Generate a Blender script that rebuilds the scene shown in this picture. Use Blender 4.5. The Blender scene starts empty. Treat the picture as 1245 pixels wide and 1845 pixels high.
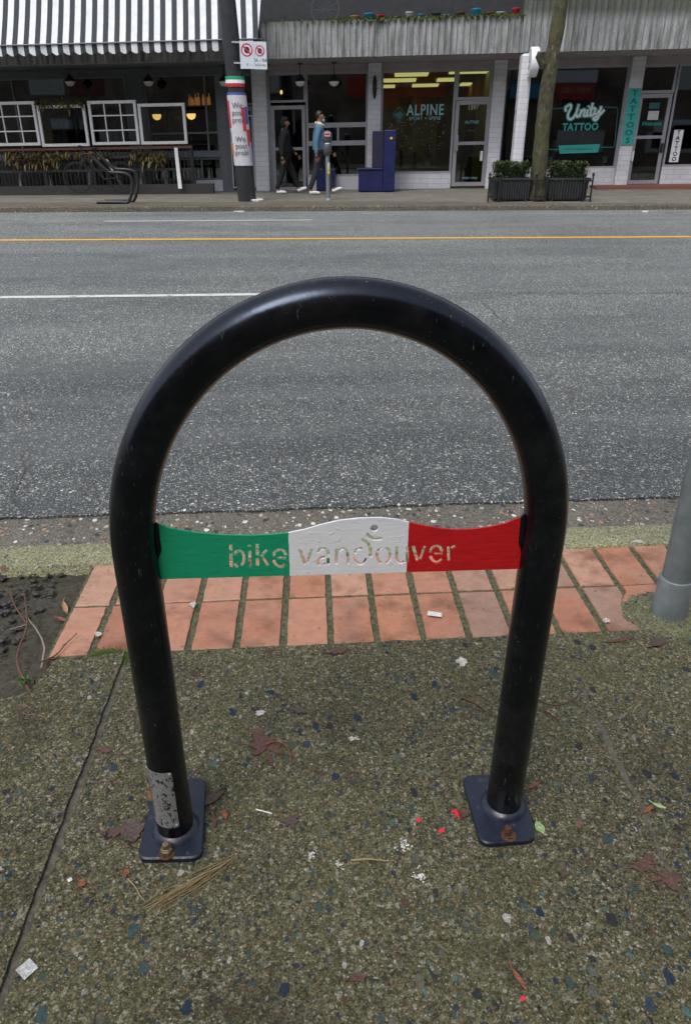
import bpy, bmesh, math, random
from mathutils import Vector, Matrix, noise as mnoise
R = math.radians
S = bpy.context.scene
C = bpy.data.collections.new("street"); S.collection.children.link(C)
random.seed(7)

# ------------------------------------------------------------------ camera, sky, sun, exposure
PITCH, YAW, ROLL, FPX, CAMZ = R(26.66), R(5.231), R(0.2165), 1334.8, 1.16
IW, IH = 1245.0, 1845.0
fwd = Vector((math.sin(YAW)*math.cos(PITCH), math.cos(YAW)*math.cos(PITCH), -math.sin(PITCH)))
rgt = Vector((math.cos(YAW), -math.sin(YAW), 0))
upv = rgt.cross(fwd)
r2 = rgt*math.cos(ROLL) + upv*math.sin(ROLL)
u2 = -rgt*math.sin(ROLL) + upv*math.cos(ROLL)
EYE = Vector((0, 0, CAMZ))
cd = bpy.data.cameras.new("camera"); cam = bpy.data.objects.new("camera", cd); C.objects.link(cam)
cam.matrix_world = Matrix(((r2.x, u2.x, -fwd.x, 0), (r2.y, u2.y, -fwd.y, 0), (r2.z, u2.z, -fwd.z, CAMZ), (0, 0, 0, 1)))
cd.sensor_fit = 'VERTICAL'; cd.sensor_height = 36; cd.lens = 36*FPX/IH
cd.clip_start = 0.02; cd.clip_end = 500
S.camera = cam

w = bpy.data.worlds.new("World"); S.world = w; w.use_nodes = True
nt = w.node_tree; nt.nodes.clear()
sky = nt.nodes.new('ShaderNodeTexSky'); sky.sky_type = 'NISHITA'; sky.sun_disc = False
SUN_EL, SUN_AZ = R(58), R(215)
sky.sun_elevation = SUN_EL; sky.sun_rotation = SUN_AZ
sky.air_density = 1.0; sky.dust_density = 3.0
hs = nt.nodes.new('ShaderNodeHueSaturation'); hs.inputs['Saturation'].default_value = 0.4
bg = nt.nodes.new('ShaderNodeBackground'); bg.inputs['Strength'].default_value = 0.14
ow = nt.nodes.new('ShaderNodeOutputWorld')
nt.links.new(sky.outputs[0], hs.inputs['Color']); nt.links.new(hs.outputs[0], bg.inputs['Color']); nt.links.new(bg.outputs[0], ow.inputs[0])
sd = bpy.data.lights.new("sun", 'SUN'); sd.energy = 0.9; sd.angle = R(25); sd.color = (1.0, 0.97, 0.93)
sun = bpy.data.objects.new("sun", sd); C.objects.link(sun)
sdir = Vector((math.sin(SUN_AZ)*math.cos(SUN_EL), math.cos(SUN_AZ)*math.cos(SUN_EL), math.sin(SUN_EL)))
sun.rotation_euler = (-sdir).to_track_quat('-Z', 'Y').to_euler()
S.view_settings.view_transform = 'Standard'; S.view_settings.look = 'None'
S.view_settings.gamma = 1; S.view_settings.exposure = 0.72

# ------------------------------------------------------------------ geometry of the place
def ray(px, py):
    return fwd + r2*((px-IW/2)/FPX) - u2*((py-IH/2)/FPX)
def gnd(px, py, z=0.0):
    d = ray(px, py); t = (z-CAMZ)/d.z; return EYE + d*t
def vert(px, py, Y):
    d = ray(px, py); return EYE + d*(Y/d.y)
FA, FG, FY0 = R(-8.675), 0.01934, 20.9
ex = Vector((math.cos(FA), math.sin(FA), 0)); ey = Vector((-math.sin(FA), math.cos(FA), 0))
def F(p):
    u, v, z = p
    q = ex*u + ey*v; return Vector((q.x, FY0+q.y, z+FG*u))
def fac(px, py, v=0.0):
    o = Vector((0, FY0, 0)) + ey*v; d = ray(px, py)
    q = EYE + d*((o-EYE).dot(ey)/d.dot(ey))
    u = (q-Vector((0, FY0, 0))).dot(ex); return u, q.z-FG*u
def fr(x0, x1, y0, y1, v=0.0):
    ym = (y0+y1)/2; xm = (x0+x1)/2
    return fac(x0, ym, v)[0], fac(x1, ym, v)[0], fac(xm, y1, v)[1], fac(xm, y0, v)[1]   # u0,u1,zlow,zhigh
ROADZ = -0.10; KY = 15.75

# ------------------------------------------------------------------ mesh helpers
class MB:
    def __init__(s): s.v = []; s.f = []; s.m = []; s.s = []
    def add(s, vs, fs, m=0, smooth=False):
        b = len(s.v); s.v += [Vector(p) for p in vs]
        for f in fs: s.f.append([b+i for i in f]); s.m.append(m); s.s.append(smooth)
        return s
    def box(s, x0, x1, y0, y1, z0, z1, m=0, bev=0.0):
        if x1 < x0: x0, x1 = x1, x0
        if y1 < y0: y0, y1 = y1, y0
        if z1 < z0: z0, z1 = z1, z0
        if bev <= 0:
            s.add([(x0,y0,z0),(x1,y0,z0),(x1,y1,z0),(x0,y1,z0),(x0,y0,z1),(x1,y0,z1),(x1,y1,z1),(x0,y1,z1)],
                  [(0,3,2,1),(4,5,6,7),(0,1,5,4),(1,2,6,5),(2,3,7,6),(3,0,4,7)], m)
        else:
            bm = bmesh.new(); bmesh.ops.create_cube(bm, size=1)
            for q in bm.verts: q.co = Vector(((x0+x1)/2+q.co.x*(x1-x0), (y0+y1)/2+q.co.y*(y1-y0), (z0+z1)/2+q.co.z*(z1-z0)))
            bmesh.ops.bevel(bm, geom=bm.edges[:], offset=bev, segments=2, affect='EDGES', profile=0.5)
            bm.verts.index_update()
            s.add([q.co.copy() for q in bm.verts], [[q.index for q in f.verts] for f in bm.faces], m); bm.free()
        return s
    def tube(s, pts, rad, n=10, m=0, closed=False, caps=True, smooth=True):
        pts = [Vector(p) for p in pts]; L = len(pts)
        rr = rad if isinstance(rad, (list, tuple)) else [rad]*L
        tang = []
        for i in range(L):
            a = pts[(i-1) % L] if (closed or i > 0) else pts[i]; b = pts[(i+1) % L] if (closed or i < L-1) else pts[i]
            tang.append((b-a).normalized())
        up = Vector((0, 0, 1)) if abs(tang[0].z) < 0.9 else Vector((0, 1, 0))
        nx = tang[0].cross(up).normalized(); vs = []
        for i in range(L):
            nx = (nx - tang[i]*nx.dot(tang[i])).normalized(); ny = tang[i].cross(nx)
            for k in range(n):
                a = 2*math.pi*k/n; vs.append(pts[i]+(nx*math.cos(a)+ny*math.sin(a))*rr[i])
        fs = []
        for i in range(L if closed else L-1):
            for k in range(n):
                a = i*n+k; b = i*n+(k+1) % n; c = ((i+1) % L)*n+(k+1) % n; d = ((i+1) % L)*n+k
                fs.append((a, b, c, d))
        s.add(vs, fs, m, smooth)
        if caps and not closed:
            s.add(vs[:n], [tuple(range(n))[::-1]], m); s.add(vs[-n:], [tuple(range(n))], m)
        return s
    def lathe(s, c, prof, n=20, m=0, axis=None, smooth=True):
        c = Vector(c); ax = (axis or Vector((0, 0, 1))).normalized()
        a1 = ax.cross(Vector((0, 1, 0)) if abs(ax.y) < .9 else Vector((1, 0, 0))).normalized(); a2 = ax.cross(a1)
        vs = []
        for r_, z in prof:
            for k in range(n):
                t = 2*math.pi*k/n; vs.append(c+ax*z+(a1*math.cos(t)+a2*math.sin(t))*r_)
        fs = []
        for i in range(len(prof)-1):
            for k in range(n):
                fs.append((i*n+k, i*n+(k+1) % n, (i+1)*n+(k+1) % n, (i+1)*n+k))
        s.add(vs, fs, m, smooth)
        s.add(vs[:n], [tuple(range(n))[::-1]], m); s.add(vs[-n:], [tuple(range(n))], m)
        return s
    def prism(s, poly, f0, f1, m=0, side=None):
        """poly of (a,b); f0/f1 map (a,b)->3D for front and back"""
        n = len(poly); a = [f0(p) for p in poly]; b = [f1(p) for p in poly]
        s.add(a+b, [tuple(range(n)), tuple(range(n, 2*n))[::-1]]+[(i, i+n, (i+1) % n+n, (i+1) % n) for i in range(n)], m)
        return s
WORLD = {}
def obj(name, mb, mats, parent=None, T=None, tri=False, origin=None, fix=True):
    vs = [T(v) if T else Vector(v) for v in mb.v]
    if origin is None:
        lo = Vector([min(v[i] for v in vs) for i in range(3)]); hi = Vector([max(v[i] for v in vs) for i in range(3)])
        origin = Vector(((lo.x+hi.x)/2, (lo.y+hi.y)/2, lo.z))
    origin = Vector(origin)
    me = bpy.data.meshes.new(name); me.from_pydata([v-origin for v in vs], [], mb.f)
    me.polygons.foreach_set('material_index', mb.m); me.polygons.foreach_set('use_smooth', mb.s)
    if fix:
        bm = bmesh.new(); bm.from_mesh(me); bmesh.ops.recalc_face_normals(bm, faces=bm.faces[:]); bm.to_mesh(me); bm.free()
    me.update()
    if not isinstance(mats, (list, tuple)): mats = [mats]
    for mm in mats: me.materials.append(M[mm] if isinstance(mm, str) else mm)
    return link(name, me, parent, origin)
def link(name, me, parent, origin):
    o = bpy.data.objects.new(name, me); C.objects.link(o)
    WORLD[o.name] = Vector(origin)
    if parent: o.parent = parent; o.location = Vector(origin)-WORLD[parent.name]
    else: o.location = origin
    return o
def empty(name, loc, label=None, cat=None, group=None):
    o = bpy.data.objects.new(name, None); C.objects.link(o); o.location = loc; WORLD[o.name] = Vector(loc); o.empty_display_size = .1
    if label: tag(o, label, cat, group)
    return o
def tag(o, label=None, cat=None, group=None, kind=None):
    if label: o['label'] = label
    if cat: o['category'] = cat
    if group: o['group'] = group
    if kind: o['kind'] = kind
    return o
def dup(root, loc, label=None, group=None):
    r_ = root.copy(); C.objects.link(r_); r_.location = loc; WORLD[r_.name] = Vector(loc)
    if label: r_['label'] = label
    if group: r_['group'] = group
    def rec(a, b):
        for ch in list(a.children):
            c = ch.copy(); C.objects.link(c); c.parent = b; rec(ch, c)
    rec(root, r_); return r_
def textmesh(s, size, fn, mat, name, parent, depth=0.0, align='CENTER', bold=0.0, sp=1.0, shear=0.0, sx=1.0):
    cu = bpy.data.curves.new(name, 'FONT'); cu.body = s; cu.size = size; cu.align_x = align; cu.align_y = 'CENTER'
    cu.offset = bold; cu.space_character = sp; cu.shear = shear; cu.resolution_u = 3
    to = bpy.data.objects.new(name, cu); me = bpy.data.meshes.new_from_object(to)
    bpy.data.objects.remove(to)
    mb = MB(); mb.add([fn(v.co.x*sx, v.co.y) for v in me.vertices], [tuple(p.vertices) for p in me.polygons])
    return mb
def stroke_poly(pts, wd, cap=True):
    """outline polygon of a 2D polyline"""
    P = [Vector(p).to_2d() for p in pts]; L = []; Q = []
    for i, p in enumerate(P):
        a = P[max(i-1, 0)]; b = P[min(i+1, len(P)-1)]; t = (b-a).normalized(); n = Vector((-t.y, t.x))
        if 0 < i < len(P)-1:
            t1 = (P[i]-P[i-1]).normalized(); cosb = max(.5, t.dot(t1)); k = 1/cosb
        else: k = 1
        L.append(p+n*wd/2*k); Q.append(p-n*wd/2*k)
    return L+Q[::-1]
def smoothline(pts, n=6):
    P = [Vector(p) for p in pts]; out = []
    for i in range(len(P)-1):
        a = P[max(i-1, 0)]; b = P[i]; c = P[i+1]; d = P[min(i+2, len(P)-1)]
        for k in range(n):
            t = k/n; out.append(0.5*((2*b)+(c-a)*t+(2*a-5*b+4*c-d)*t*t+(3*b-a-3*c+d)*t**3))
    out.append(P[-1]); return out

# ------------------------------------------------------------------ materials
M = {}
LEAFY = ('leaf_brown', 'leaf_rust', 'leaf_purple', 'leaf_tan', 'leaf_green', 'gum_white', 'foil', 'paper_white')
class NB:
    def __init__(s, name):
        s.m = bpy.data.materials.new(name); s.m.use_nodes = True; s.t = s.m.node_tree; s.t.nodes.clear()
        s.out = s.t.nodes.new('ShaderNodeOutputMaterial'); M[name] = s.m
    def n(s, typ, ins=None, **kw):
        x = s.t.nodes.new(typ)
        for k, v in kw.items(): setattr(x, k, v)
        for k, v in (ins or {}).items(): s.set(x.inputs[k], v)
        return x
    def set(s, inp, v):
        if isinstance(v, bpy.types.NodeSocket): s.t.links.new(v, inp)
        else: inp.default_value = v
    def math(s, op, a, b=0.0, c=None, clamp=False):
        x = s.n('ShaderNodeMath', {0: a, 1: b}, operation=op, use_clamp=clamp)
        if c is not None: s.set(x.inputs[2], c)
        return x.outputs[0]
    def mix(s, f, a, b, bt='MIX'):
        x = s.n('ShaderNodeMix', data_type='RGBA', blend_type=bt); s.set(x.inputs[0], f); s.set(x.inputs[6], col(a)); s.set(x.inputs[7], col(b)); return x.outputs[2]
    def ramp(s, f, stops, interp='LINEAR'):
        x = s.n('ShaderNodeValToRGB', {0: f}); r_ = x.color_ramp; r_.interpolation = interp
        while len(r_.elements) < len(stops): r_.elements.new(0.5)
        for e, (p, c) in zip(r_.elements, stops): e.position = p; e.color = col(c)
        return x.outputs[0]
    def coord(s): return s.n('ShaderNodeTexCoord').outputs['Object']
    def mapping(s, co, scale=(1, 1, 1), loc=(0, 0, 0), rot=(0, 0, 0)):
        return s.n('ShaderNodeMapping', {0: co, 1: loc, 2: rot, 3: scale}).outputs[0]
    def noise(s, co, sc, det=3, rough=.5, out=0):
        return s.n('ShaderNodeTexNoise', {'Vector': co, 'Scale': sc, 'Detail': det, 'Roughness': rough}).outputs[out]
    def vor(s, co, sc, feature='F1', rnd=1.0):
        return s.n('ShaderNodeTexVoronoi', {'Vector': co, 'Scale': sc, 'Randomness': rnd}, feature=feature)
    def sep(s, c): return s.n('ShaderNodeSeparateColor', {0: c}).outputs
    def bsdf(s, color, rough=.6, metal=0.0, normal=None, **kw):
        b = s.n('ShaderNodeBsdfPrincipled'); s.set(b.inputs['Base Color'], col(color)); s.set(b.inputs['Roughness'], rough); s.set(b.inputs['Metallic'], metal)
        if normal is not None: s.set(b.inputs['Normal'], normal)
        for k, v in kw.items(): s.set(b.inputs[k], v)
        s.t.links.new(b.outputs[0], s.out.inputs[0]); return b
    def bump(s, h, dist=.002, st=1.0, prev=None):
        x = s.n('ShaderNodeBump', {'Height': h, 'Distance': dist, 'Strength': st})
        if prev is not None: s.set(x.inputs['Normal'], prev)
        return x.outputs[0]
def col(c):
    if isinstance(c, bpy.types.NodeSocket): return c
    return tuple(c)+(1.0,) if len(c) == 3 else tuple(c)
def simple(name, c, rough=.6, metal=0.0, var=.25, sc=8.0, bump=0.0, bsc=60.0, dirt=None, **kw):
    b = NB(name); co = b.coord(); nz = b.noise(co, sc, 5, .6)
    dark = tuple(x*(1-var) for x in c); lite = tuple(min(1, x*(1+var)) for x in c)
    cc = b.ramp(nz, [(.3, dark), (.7, lite)])
    if dirt:
        n2 = b.noise(co, sc*2.7, 6, .7); cc = b.mix(b.ramp(n2, [(.52, (0, 0, 0)), (.66, (1, 1, 1))]), cc, dirt)
    nm = b.bump(b.noise(co, bsc, 4), .002, bump) if bump else None
    rr = b.math('MULTIPLY_ADD', nz, .2, rough-.1)
    b.bsdf(cc, rr, metal, nm, **kw); return b.m
def emis(name, c, st):
    b = NB(name); e = b.n('ShaderNodeEmission', {0: col(c), 1: st}); b.t.links.new(e.outputs[0], b.out.inputs[0])

def aggregate(name, sand, stones, mossy=.35, big=.2, med=.35, s0=330, s1=88, s2=38, gain=1.0, moss=(.10, .11, .035), wet=.2, rough=.55, gap=.75, spec=.25):
    b = NB(name); co = b.coord()
    warp = b.n('ShaderNodeVectorMath', {0: b.noise(co, 60, 2, out=1), 1: (.5, .5, .5)}, operation='SUBTRACT').outputs[0]
    warp = b.n('ShaderNodeVectorMath', {0: warp, 3: .012}, operation='SCALE').outputs[0]
    cw = b.n('ShaderNodeVectorMath', {0: co, 1: warp}, operation='ADD').outputs[0]
    st = b.mapping(cw, (1.0, .72, 1), rot=(0, 0, .5))
    w2 = b.n('ShaderNodeVectorMath', {0: b.noise(co, 500, 1, out=1), 3: .0035}, operation='SCALE').outputs[0]
    cw2 = b.n('ShaderNodeVectorMath', {0: co, 1: w2}, operation='ADD').outputs[0]
    v0 = b.vor(cw2, s0); c0 = b.sep(v0.outputs['Color'])
    base = b.ramp(c0[0], sand, 'CONSTANT')
    v00 = b.vor(cw2, s0*.5); base = b.mix(.42, base, b.ramp(b.sep(v00.outputs['Color'])[1], sand, 'LINEAR'))
    base = b.mix(b.ramp(v0.outputs['Distance'], [(.4, (0, 0, 0)), (.8, (gap,)*3)]), base, (.016, .015, .01))
    big_n = b.noise(co, 1.6, 4, .6); mid_n = b.noise(co, 9, 4, .65)
    v1 = b.vor(st, s1, rnd=.9); c1 = b.sep(v1.outputs['Color'])
    m1 = b.math('MULTIPLY', b.math('LESS_THAN', c1[0], med), b.math('LESS_THAN', v1.outputs['Distance'], b.math('MULTIPLY_ADD', c1[2], .22, .2)))
    k1 = b.ramp(c1[1], stones, 'CONSTANT')
    v2 = b.vor(st, s2, rnd=.9); c2 = b.sep(v2.outputs['Color'])
    m2 = b.math('MULTIPLY', b.math('LESS_THAN', c2[0], big), b.math('LESS_THAN', v2.outputs['Distance'], b.math('MULTIPLY_ADD', c2[2], .2, .14)))
    k2 = b.ramp(c2[1], stones, 'CONSTANT')
    sp = b.noise(co, 420, 2); 
    c = b.mix(b.ramp(b.math('MULTIPLY_ADD', mid_n, .4, b.math('MULTIPLY', big_n, .6)), [(.42, (0, 0, 0)), (.62, (mossy,)*3)]), base, moss)
    c = b.mix(.55, c, base)
    vn = b.ramp(b.noise(co, 150, 4, .7), [(.3, (.55,)*3), (.7, (1.25,)*3)])
    k1 = b.mix(1.0, k1, vn, 'MULTIPLY'); k2 = b.mix(1.0, k2, vn, 'MULTIPLY')
    c = b.mix(b.math('MULTIPLY', m1, .85), c, k1)
    ring = b.math('MULTIPLY', b.math('LESS_THAN', c2[0], big), b.math('LESS_THAN', v2.outputs['Distance'], b.math('MULTIPLY_ADD', c2[2], .2, .175)))
    c = b.mix(b.math('MULTIPLY', ring, .5), c, (.03, .028, .02)); c = b.mix(b.math('MULTIPLY', m2, .9), c, k2)
    c = b.mix(b.ramp(sp, [(.35, (.4,)*3), (.55, (0, 0, 0))]), c, (.02, .019, .014))
    # stains: soft darker damp patches
    stn = b.noise(b.mapping(co, (1, 1, 1), (3.1, 1.7, 0)), 4.5, 5, .65)
    c = b.mix(b.ramp(stn, [(.55, (0, 0, 0)), (.72, (wet*2,)*3)]), c, (.035, .028, .02))
    c = b.mix(1.0, c, b.ramp(big_n, [(.3, (.82*gain,)*3), (.7, (1.12*gain,)*3)]), 'MULTIPLY')
    h = b.math('ADD', b.math('MULTIPLY', v0.outputs['Distance'], -.5), b.math('ADD', b.math('MULTIPLY', m1, .5), b.math('MULTIPLY', m2, .8)))
    h = b.math('ADD', h, b.math('MULTIPLY', sp, .6))
    nm = b.bump(h, .0016, .75)
    b.bsdf(c, b.math('MULTIPLY_ADD', mid_n, .3, rough), 0, nm, **{'Specular IOR Level': spec})
    return b.m
SAND = [(0, (.015, .016, .012)), (.16, (.078, .073, .038)), (.34, (.158, .142, .075)), (.54, (.25, .22, .13)), (.7, (.1, .11, .085)), (.8, (.05, .065, .07)), (.87, (.3, .27, .17)), (.972, (.62, .6, .5))]
STN = [(0, (.022, .045, .09)), (.2, (.045, .07, .11)), (.34, (.055, .105, .115)), (.46, (.14, .15, .13)), (.56, (.035, .038, .05)), (.68, (.17, .155, .12)), (.78, (.09, .12, .09)), (.86, (.13, .075, .055)), (.92, (.1, .18, .17)), (.97, (.5, .49, .46))]
aggregate('sidewalk_aggregate', SAND, STN, mossy=.6, big=.4, med=.55, s0=330, s1=84, s2=38, gain=.8, rough=.72, gap=.66, spec=.12, moss=(.115, .12, .04), wet=.3)
GS = [(0, (.04, .04, .037)), (.3, (.12, .108, .09)), (.6, (.17, .155, .13)), (.85, (.24, .22, .19))]
GT = [(0, (.03, .035, .042)), (.22, (.08, .085, .09)), (.38, (.3, .23, .17)), (.5, (.05, .06, .07)), (.64, (.42, .37, .3)), (.78, (.36, .19, .12)), (.86, (.62, .6, .55))]
aggregate('gutter_aggregate', GS, GT, mossy=.1, big=.55, med=.8, s0=300, s1=52, s2=30, moss=(.15, .15, .08), wet=.05, gain=1.35)
KS = [(0, (.09, .088, .05)), (.25, (.19, .185, .1)), (.5, (.26, .25, .15)), (.75, (.32, .31, .2)), (.95, (.5, .5, .4))]
aggregate('mossy_kerb_concrete', KS, STN, mossy=.5, big=.25, med=.5, moss=(.17, .18, .05), wet=.05, gain=1.35)
aggregate('pole_moss', KS, STN, mossy=1, big=.1, med=.3, moss=(.09, .12, .02), wet=.1, gain=.8)
FS = [(0, (.08, .07, .055)), (.4, (.17, .155, .125)), (.7, (.22, .2, .165))]
aggregate('far_kerb_concrete', FS, GT, mossy=.5, big=.15, med=.3, s0=90, s1=40, s2=20, moss=(.13, .11, .05), wet=.2, gain=1.1)
aggregate('far_sidewalk_concrete', [(0, (.12, .11, .095)), (.4, (.19, .18, .155)), (.7, (.24, .23, .2))], GT, mossy=.3, big=.05, med=.15, s0=90, s1=40, s2=20, moss=(.2, .19, .14), wet=.15, gain=1.3)

def asphalt():
    b = NB('asphalt'); co = b.coord()
    warp = b.n('ShaderNodeVectorMath', {0: b.noise(co, 90, 2, out=1), 3: .006}, operation='SCALE').outputs[0]
    cw = b.n('ShaderNodeVectorMath', {0: co, 1: warp}, operation='ADD').outputs[0]
    A = [(0, (.07, .08, .085)), (.2, (.15, .17, .17)), (.42, (.27, .29, .28)), (.62, (.42, .43, .4)), (.78, (.42, .32, .25)), (.84, (.55, .55, .52)), (.95, (.75, .74, .71))]
    v1 = b.vor(cw, 82); c1 = b.sep(v1.outputs['Color'])
    v2 = b.vor(cw, 170); c2 = b.sep(v2.outputs['Color'])
    v3 = b.vor(cw, 52); c3 = b.sep(v3.outputs['Color'])
    m1 = b.math('MULTIPLY', b.math('LESS_THAN', c1[0], .62), b.math('LESS_THAN', v1.outputs['Distance'], b.math('MULTIPLY_ADD', c1[2], .3, .2)))
    m2 = b.math('MULTIPLY', b.math('LESS_THAN', c2[0], .6), b.math('LESS_THAN', v2.outputs['Distance'], .42))
    m3 = b.math('MULTIPLY', b.math('LESS_THAN', c3[0], .1), b.math('LESS_THAN', v3.outputs['Distance'], .32))
    c = b.mix(m2, (.048, .056, .06), b.ramp(c2[1], A, 'CONSTANT'))
    c = b.mix(m1, c, b.ramp(c1[1], A, 'CONSTANT')); c = b.mix(m3, c, b.ramp(c3[1], A, 'CONSTANT'))
    bn = b.noise(b.mapping(co, (.25, 1.0, 1)), 1.3, 5, .6)
    c = b.mix(1.0, c, b.ramp(bn, [(.3, (.68, .69, .7)), (.7, (1.16, 1.16, 1.13))]), 'MULTIPLY')
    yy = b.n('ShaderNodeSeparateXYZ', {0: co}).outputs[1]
    far_sheen = b.math('ADD', yy, b.math('MULTIPLY', b.noise(b.mapping(co, (.3, 1, 1)), .8, 4, .6), 1.6))
    c = b.mix(1.0, c, b.ramp(b.math('DIVIDE', far_sheen, 16.0), [(.25, (.88,)*3), (.42, (1.36, 1.36, 1.33)), (.66, (1.32,)*3), (.74, (1.5, 1.5, 1.46)), (.95, (1.62, 1.61, 1.57))]), 'MULTIPLY')  # colour lightened with distance, standing in for grazing sky sheen
    oil = b.noise(b.mapping(co, (.6, 1, 1), (2, 7, 0)), 1.7, 5, .65); c = b.mix(b.ramp(oil, [(.56, (0, 0, 0)), (.7, (.45,)*3)]), c, (.045, .048, .05))
    pol = b.noise(b.mapping(co, (.12, 1, 1), (5, 1, 0)), 2.4, 3, .5); c = b.mix(b.ramp(pol, [(.52, (0, 0, 0)), (.62, (.22,)*3)]), c, (.16, .17, .17))
    fn = b.noise(co, 14, 4, .6); c = b.mix(1.0, c, b.ramp(fn, [(.3, (.85,)*3), (.7, (1.15,)*3)]), 'MULTIPLY')
    h = b.math('ADD', b.math('MULTIPLY', m1, .6), b.math('ADD', b.math('MULTIPLY', m2, .35), b.math('MULTIPLY', b.noise(co, 300, 3), .7)))
    b.bsdf(c, b.math('MULTIPLY_ADD', fn, .3, .5), 0, b.bump(h, .0022, .8))
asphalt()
def paint(name, c, sc=14, thr=.56):
    b = NB(name); co = b.coord(); nz = b.noise(co, sc, 6, .75)
    cc = b.mix(b.ramp(nz, [(thr, (0, 0, 0)), (thr+.08, (.85,)*3)]), c, (.1, .1, .1))
    b.bsdf(cc, .55, 0, b.bump(b.noise(co, 200, 3), .001, .6))
paint('white_road_paint', (.62, .62, .6)); paint('yellow_road_paint', (.75, .4, .03), 10, .66)

def brick():
    b = NB('terracotta_brick'); co = b.coord(); isl = b.n('ShaderNodeNewGeometry').outputs['Random Per Island']
    c = b.ramp(isl, [(0, (.36, .15, .085)), (.2, (.43, .21, .135)), (.4, (.36, .16, .095)), (.6, (.44, .25, .17)), (.8, (.25, .155, .115)), (.9, (.33, .14, .085)), (1, (.41, .185, .1))])
    n1 = b.noise(co, 30, 6, .65); c = b.mix(1.0, c, b.ramp(n1, [(.3, (.8,)*3), (.7, (1.12,)*3)]), 'MULTIPLY')
    n2 = b.noise(b.mapping(co, loc=(2, 5, 0)), 8, 6, .6); c = b.mix(b.ramp(n2, [(.5, (0, 0, 0)), (.7, (.85,)*3)]), c, (.15, .06, .035))
    n3 = b.noise(b.mapping(co, loc=(7, 5, 0)), 55, 4, .7); c = b.mix(b.ramp(n3, [(.63, (0, 0, 0)), (.68, (.75,)*3)]), c, (.07, .045, .032))
    n4 = b.noise(b.mapping(co, loc=(1, 9, 0)), 5, 4, .6); c = b.mix(b.ramp(n4, [(.52, (0, 0, 0)), (.7, (.35,)*3)]), c, (.3, .24, .18))
    b.bsdf(c, b.math('MULTIPLY_ADD', n2, .4, .3), 0, b.bump(b.noise(co, 160, 4), .0012, .5))
brick()
simple('opposite_brick', (.2, .15, .12), .9, var=.6, sc=.6, dirt=(.06, .06, .06))
simple('sandy_mortar', (.075, .078, .045), .95, var=.8, sc=90, bump=1, bsc=300, dirt=(.07, .08, .03))
simple('soil', (.042, .036, .027), .9, var=.7, sc=60, bump=1, bsc=90, dirt=(.06, .065, .025))
simple('dark_gravel', (.034, .034, .03), .6, var=.6, sc=60)
simple('joint_dirt', (.07, .065, .048), .8, var=.6, sc=60, bump=1, bsc=200, dirt=(.12, .11, .09))
simple('moss', (.07, .1, .02), .95, var=.5, sc=60, bump=1, bsc=300, dirt=(.14, .15, .03))

def blackpaint():
    b = NB('black_gloss_paint'); co = b.coord()
    n1 = b.noise(co, 6, 4, .6); scr = b.noise(b.mapping(co, (1, 1, .25), rot=(.4, .2, 0)), 210, 3, .6)
    spk = b.noise(co, 230, 2); msk = b.math('MULTIPLY', b.ramp(scr, [(.66, (0, 0, 0)), (.74, (1, 1, 1))]), b.ramp(n1, [(.45, (0, 0, 0)), (.6, (1, 1, 1))]))
    c = b.mix(b.math('MULTIPLY', msk, .6), (.0025, .0028, .0035), (.16, .16, .165))
    c = b.mix(b.ramp(spk, [(.75, (0, 0, 0)), (.77, (.45,)*3)]), c, (.2, .2, .2))
    c = b.mix(b.ramp(b.noise(b.mapping(co, loc=(8, 1, 3)), 9, 7, .8), [(.48, (0, 0, 0)), (.75, (.3,)*3)]), c, (.045, .045, .048))
    n5 = b.noise(b.mapping(co, loc=(4, 2, 1)), 11, 5, .7); c = b.mix(b.ramp(n5, [(.7, (0, 0, 0)), (.76, (.5,)*3)]), c, (.06, .025, .012))
    h = b.math('ADD', b.noise(co, 45, 3), b.math('MULTIPLY', b.noise(co, 14, 2), 1.5))
    b.bsdf(c, b.math('MULTIPLY_ADD', b.noise(co, 30, 4), .2, .13), 0, b.bump(h, .001, .35), **{'Specular IOR Level': .5, 'Specular Tint': (.6, .72, 1.0, 1)})
blackpaint()
def plate():
    b = NB('plate_paint_sky_reflection'); co = b.coord()
    c = b.mix(b.ramp(b.noise(co, 60, 5, .7), [(.6, (0, 0, 0)), (.68, (.5,)*3)]), (.007, .011, .026), (.09, .1, .115))  # blue of the reflected sky is put into the base colour
    c = b.mix(b.ramp(b.noise(b.mapping(co, loc=(3, 3, 3)), 18, 5, .7), [(.62, (0, 0, 0)), (.72, (.7,)*3)]), c, (.06, .04, .025))
    b.bsdf(c, b.math('MULTIPLY_ADD', b.noise(co, 25, 4), .35, .22), 0, b.bump(b.noise(co, 120, 4), .001, .5), **{'Specular IOR Level': .6})
plate()
simple('rust', (.10, .042, .02), .75, .3, var=.6, sc=120, bump=1, bsc=300, dirt=(.04, .02, .012))
simple('dull_bolt_steel', (.28, .22, .14), .45, .8, var=.4, sc=150, bump=.5, dirt=(.1, .04, .02))
def idtag():
    b = NB('worn_metal_tag'); co = b.coord(); n = b.noise(b.mapping(co, (1, 1, .7)), 190, 3, .6)
    c = b.mix(b.ramp(n, [(.56, (0, 0, 0)), (.6, (1, 1, 1))]), (.3, .31, .32), (.02, .02, .022))
    b.bsdf(c, .42, .35, b.bump(n, .0005, .5))
idtag()
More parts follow.
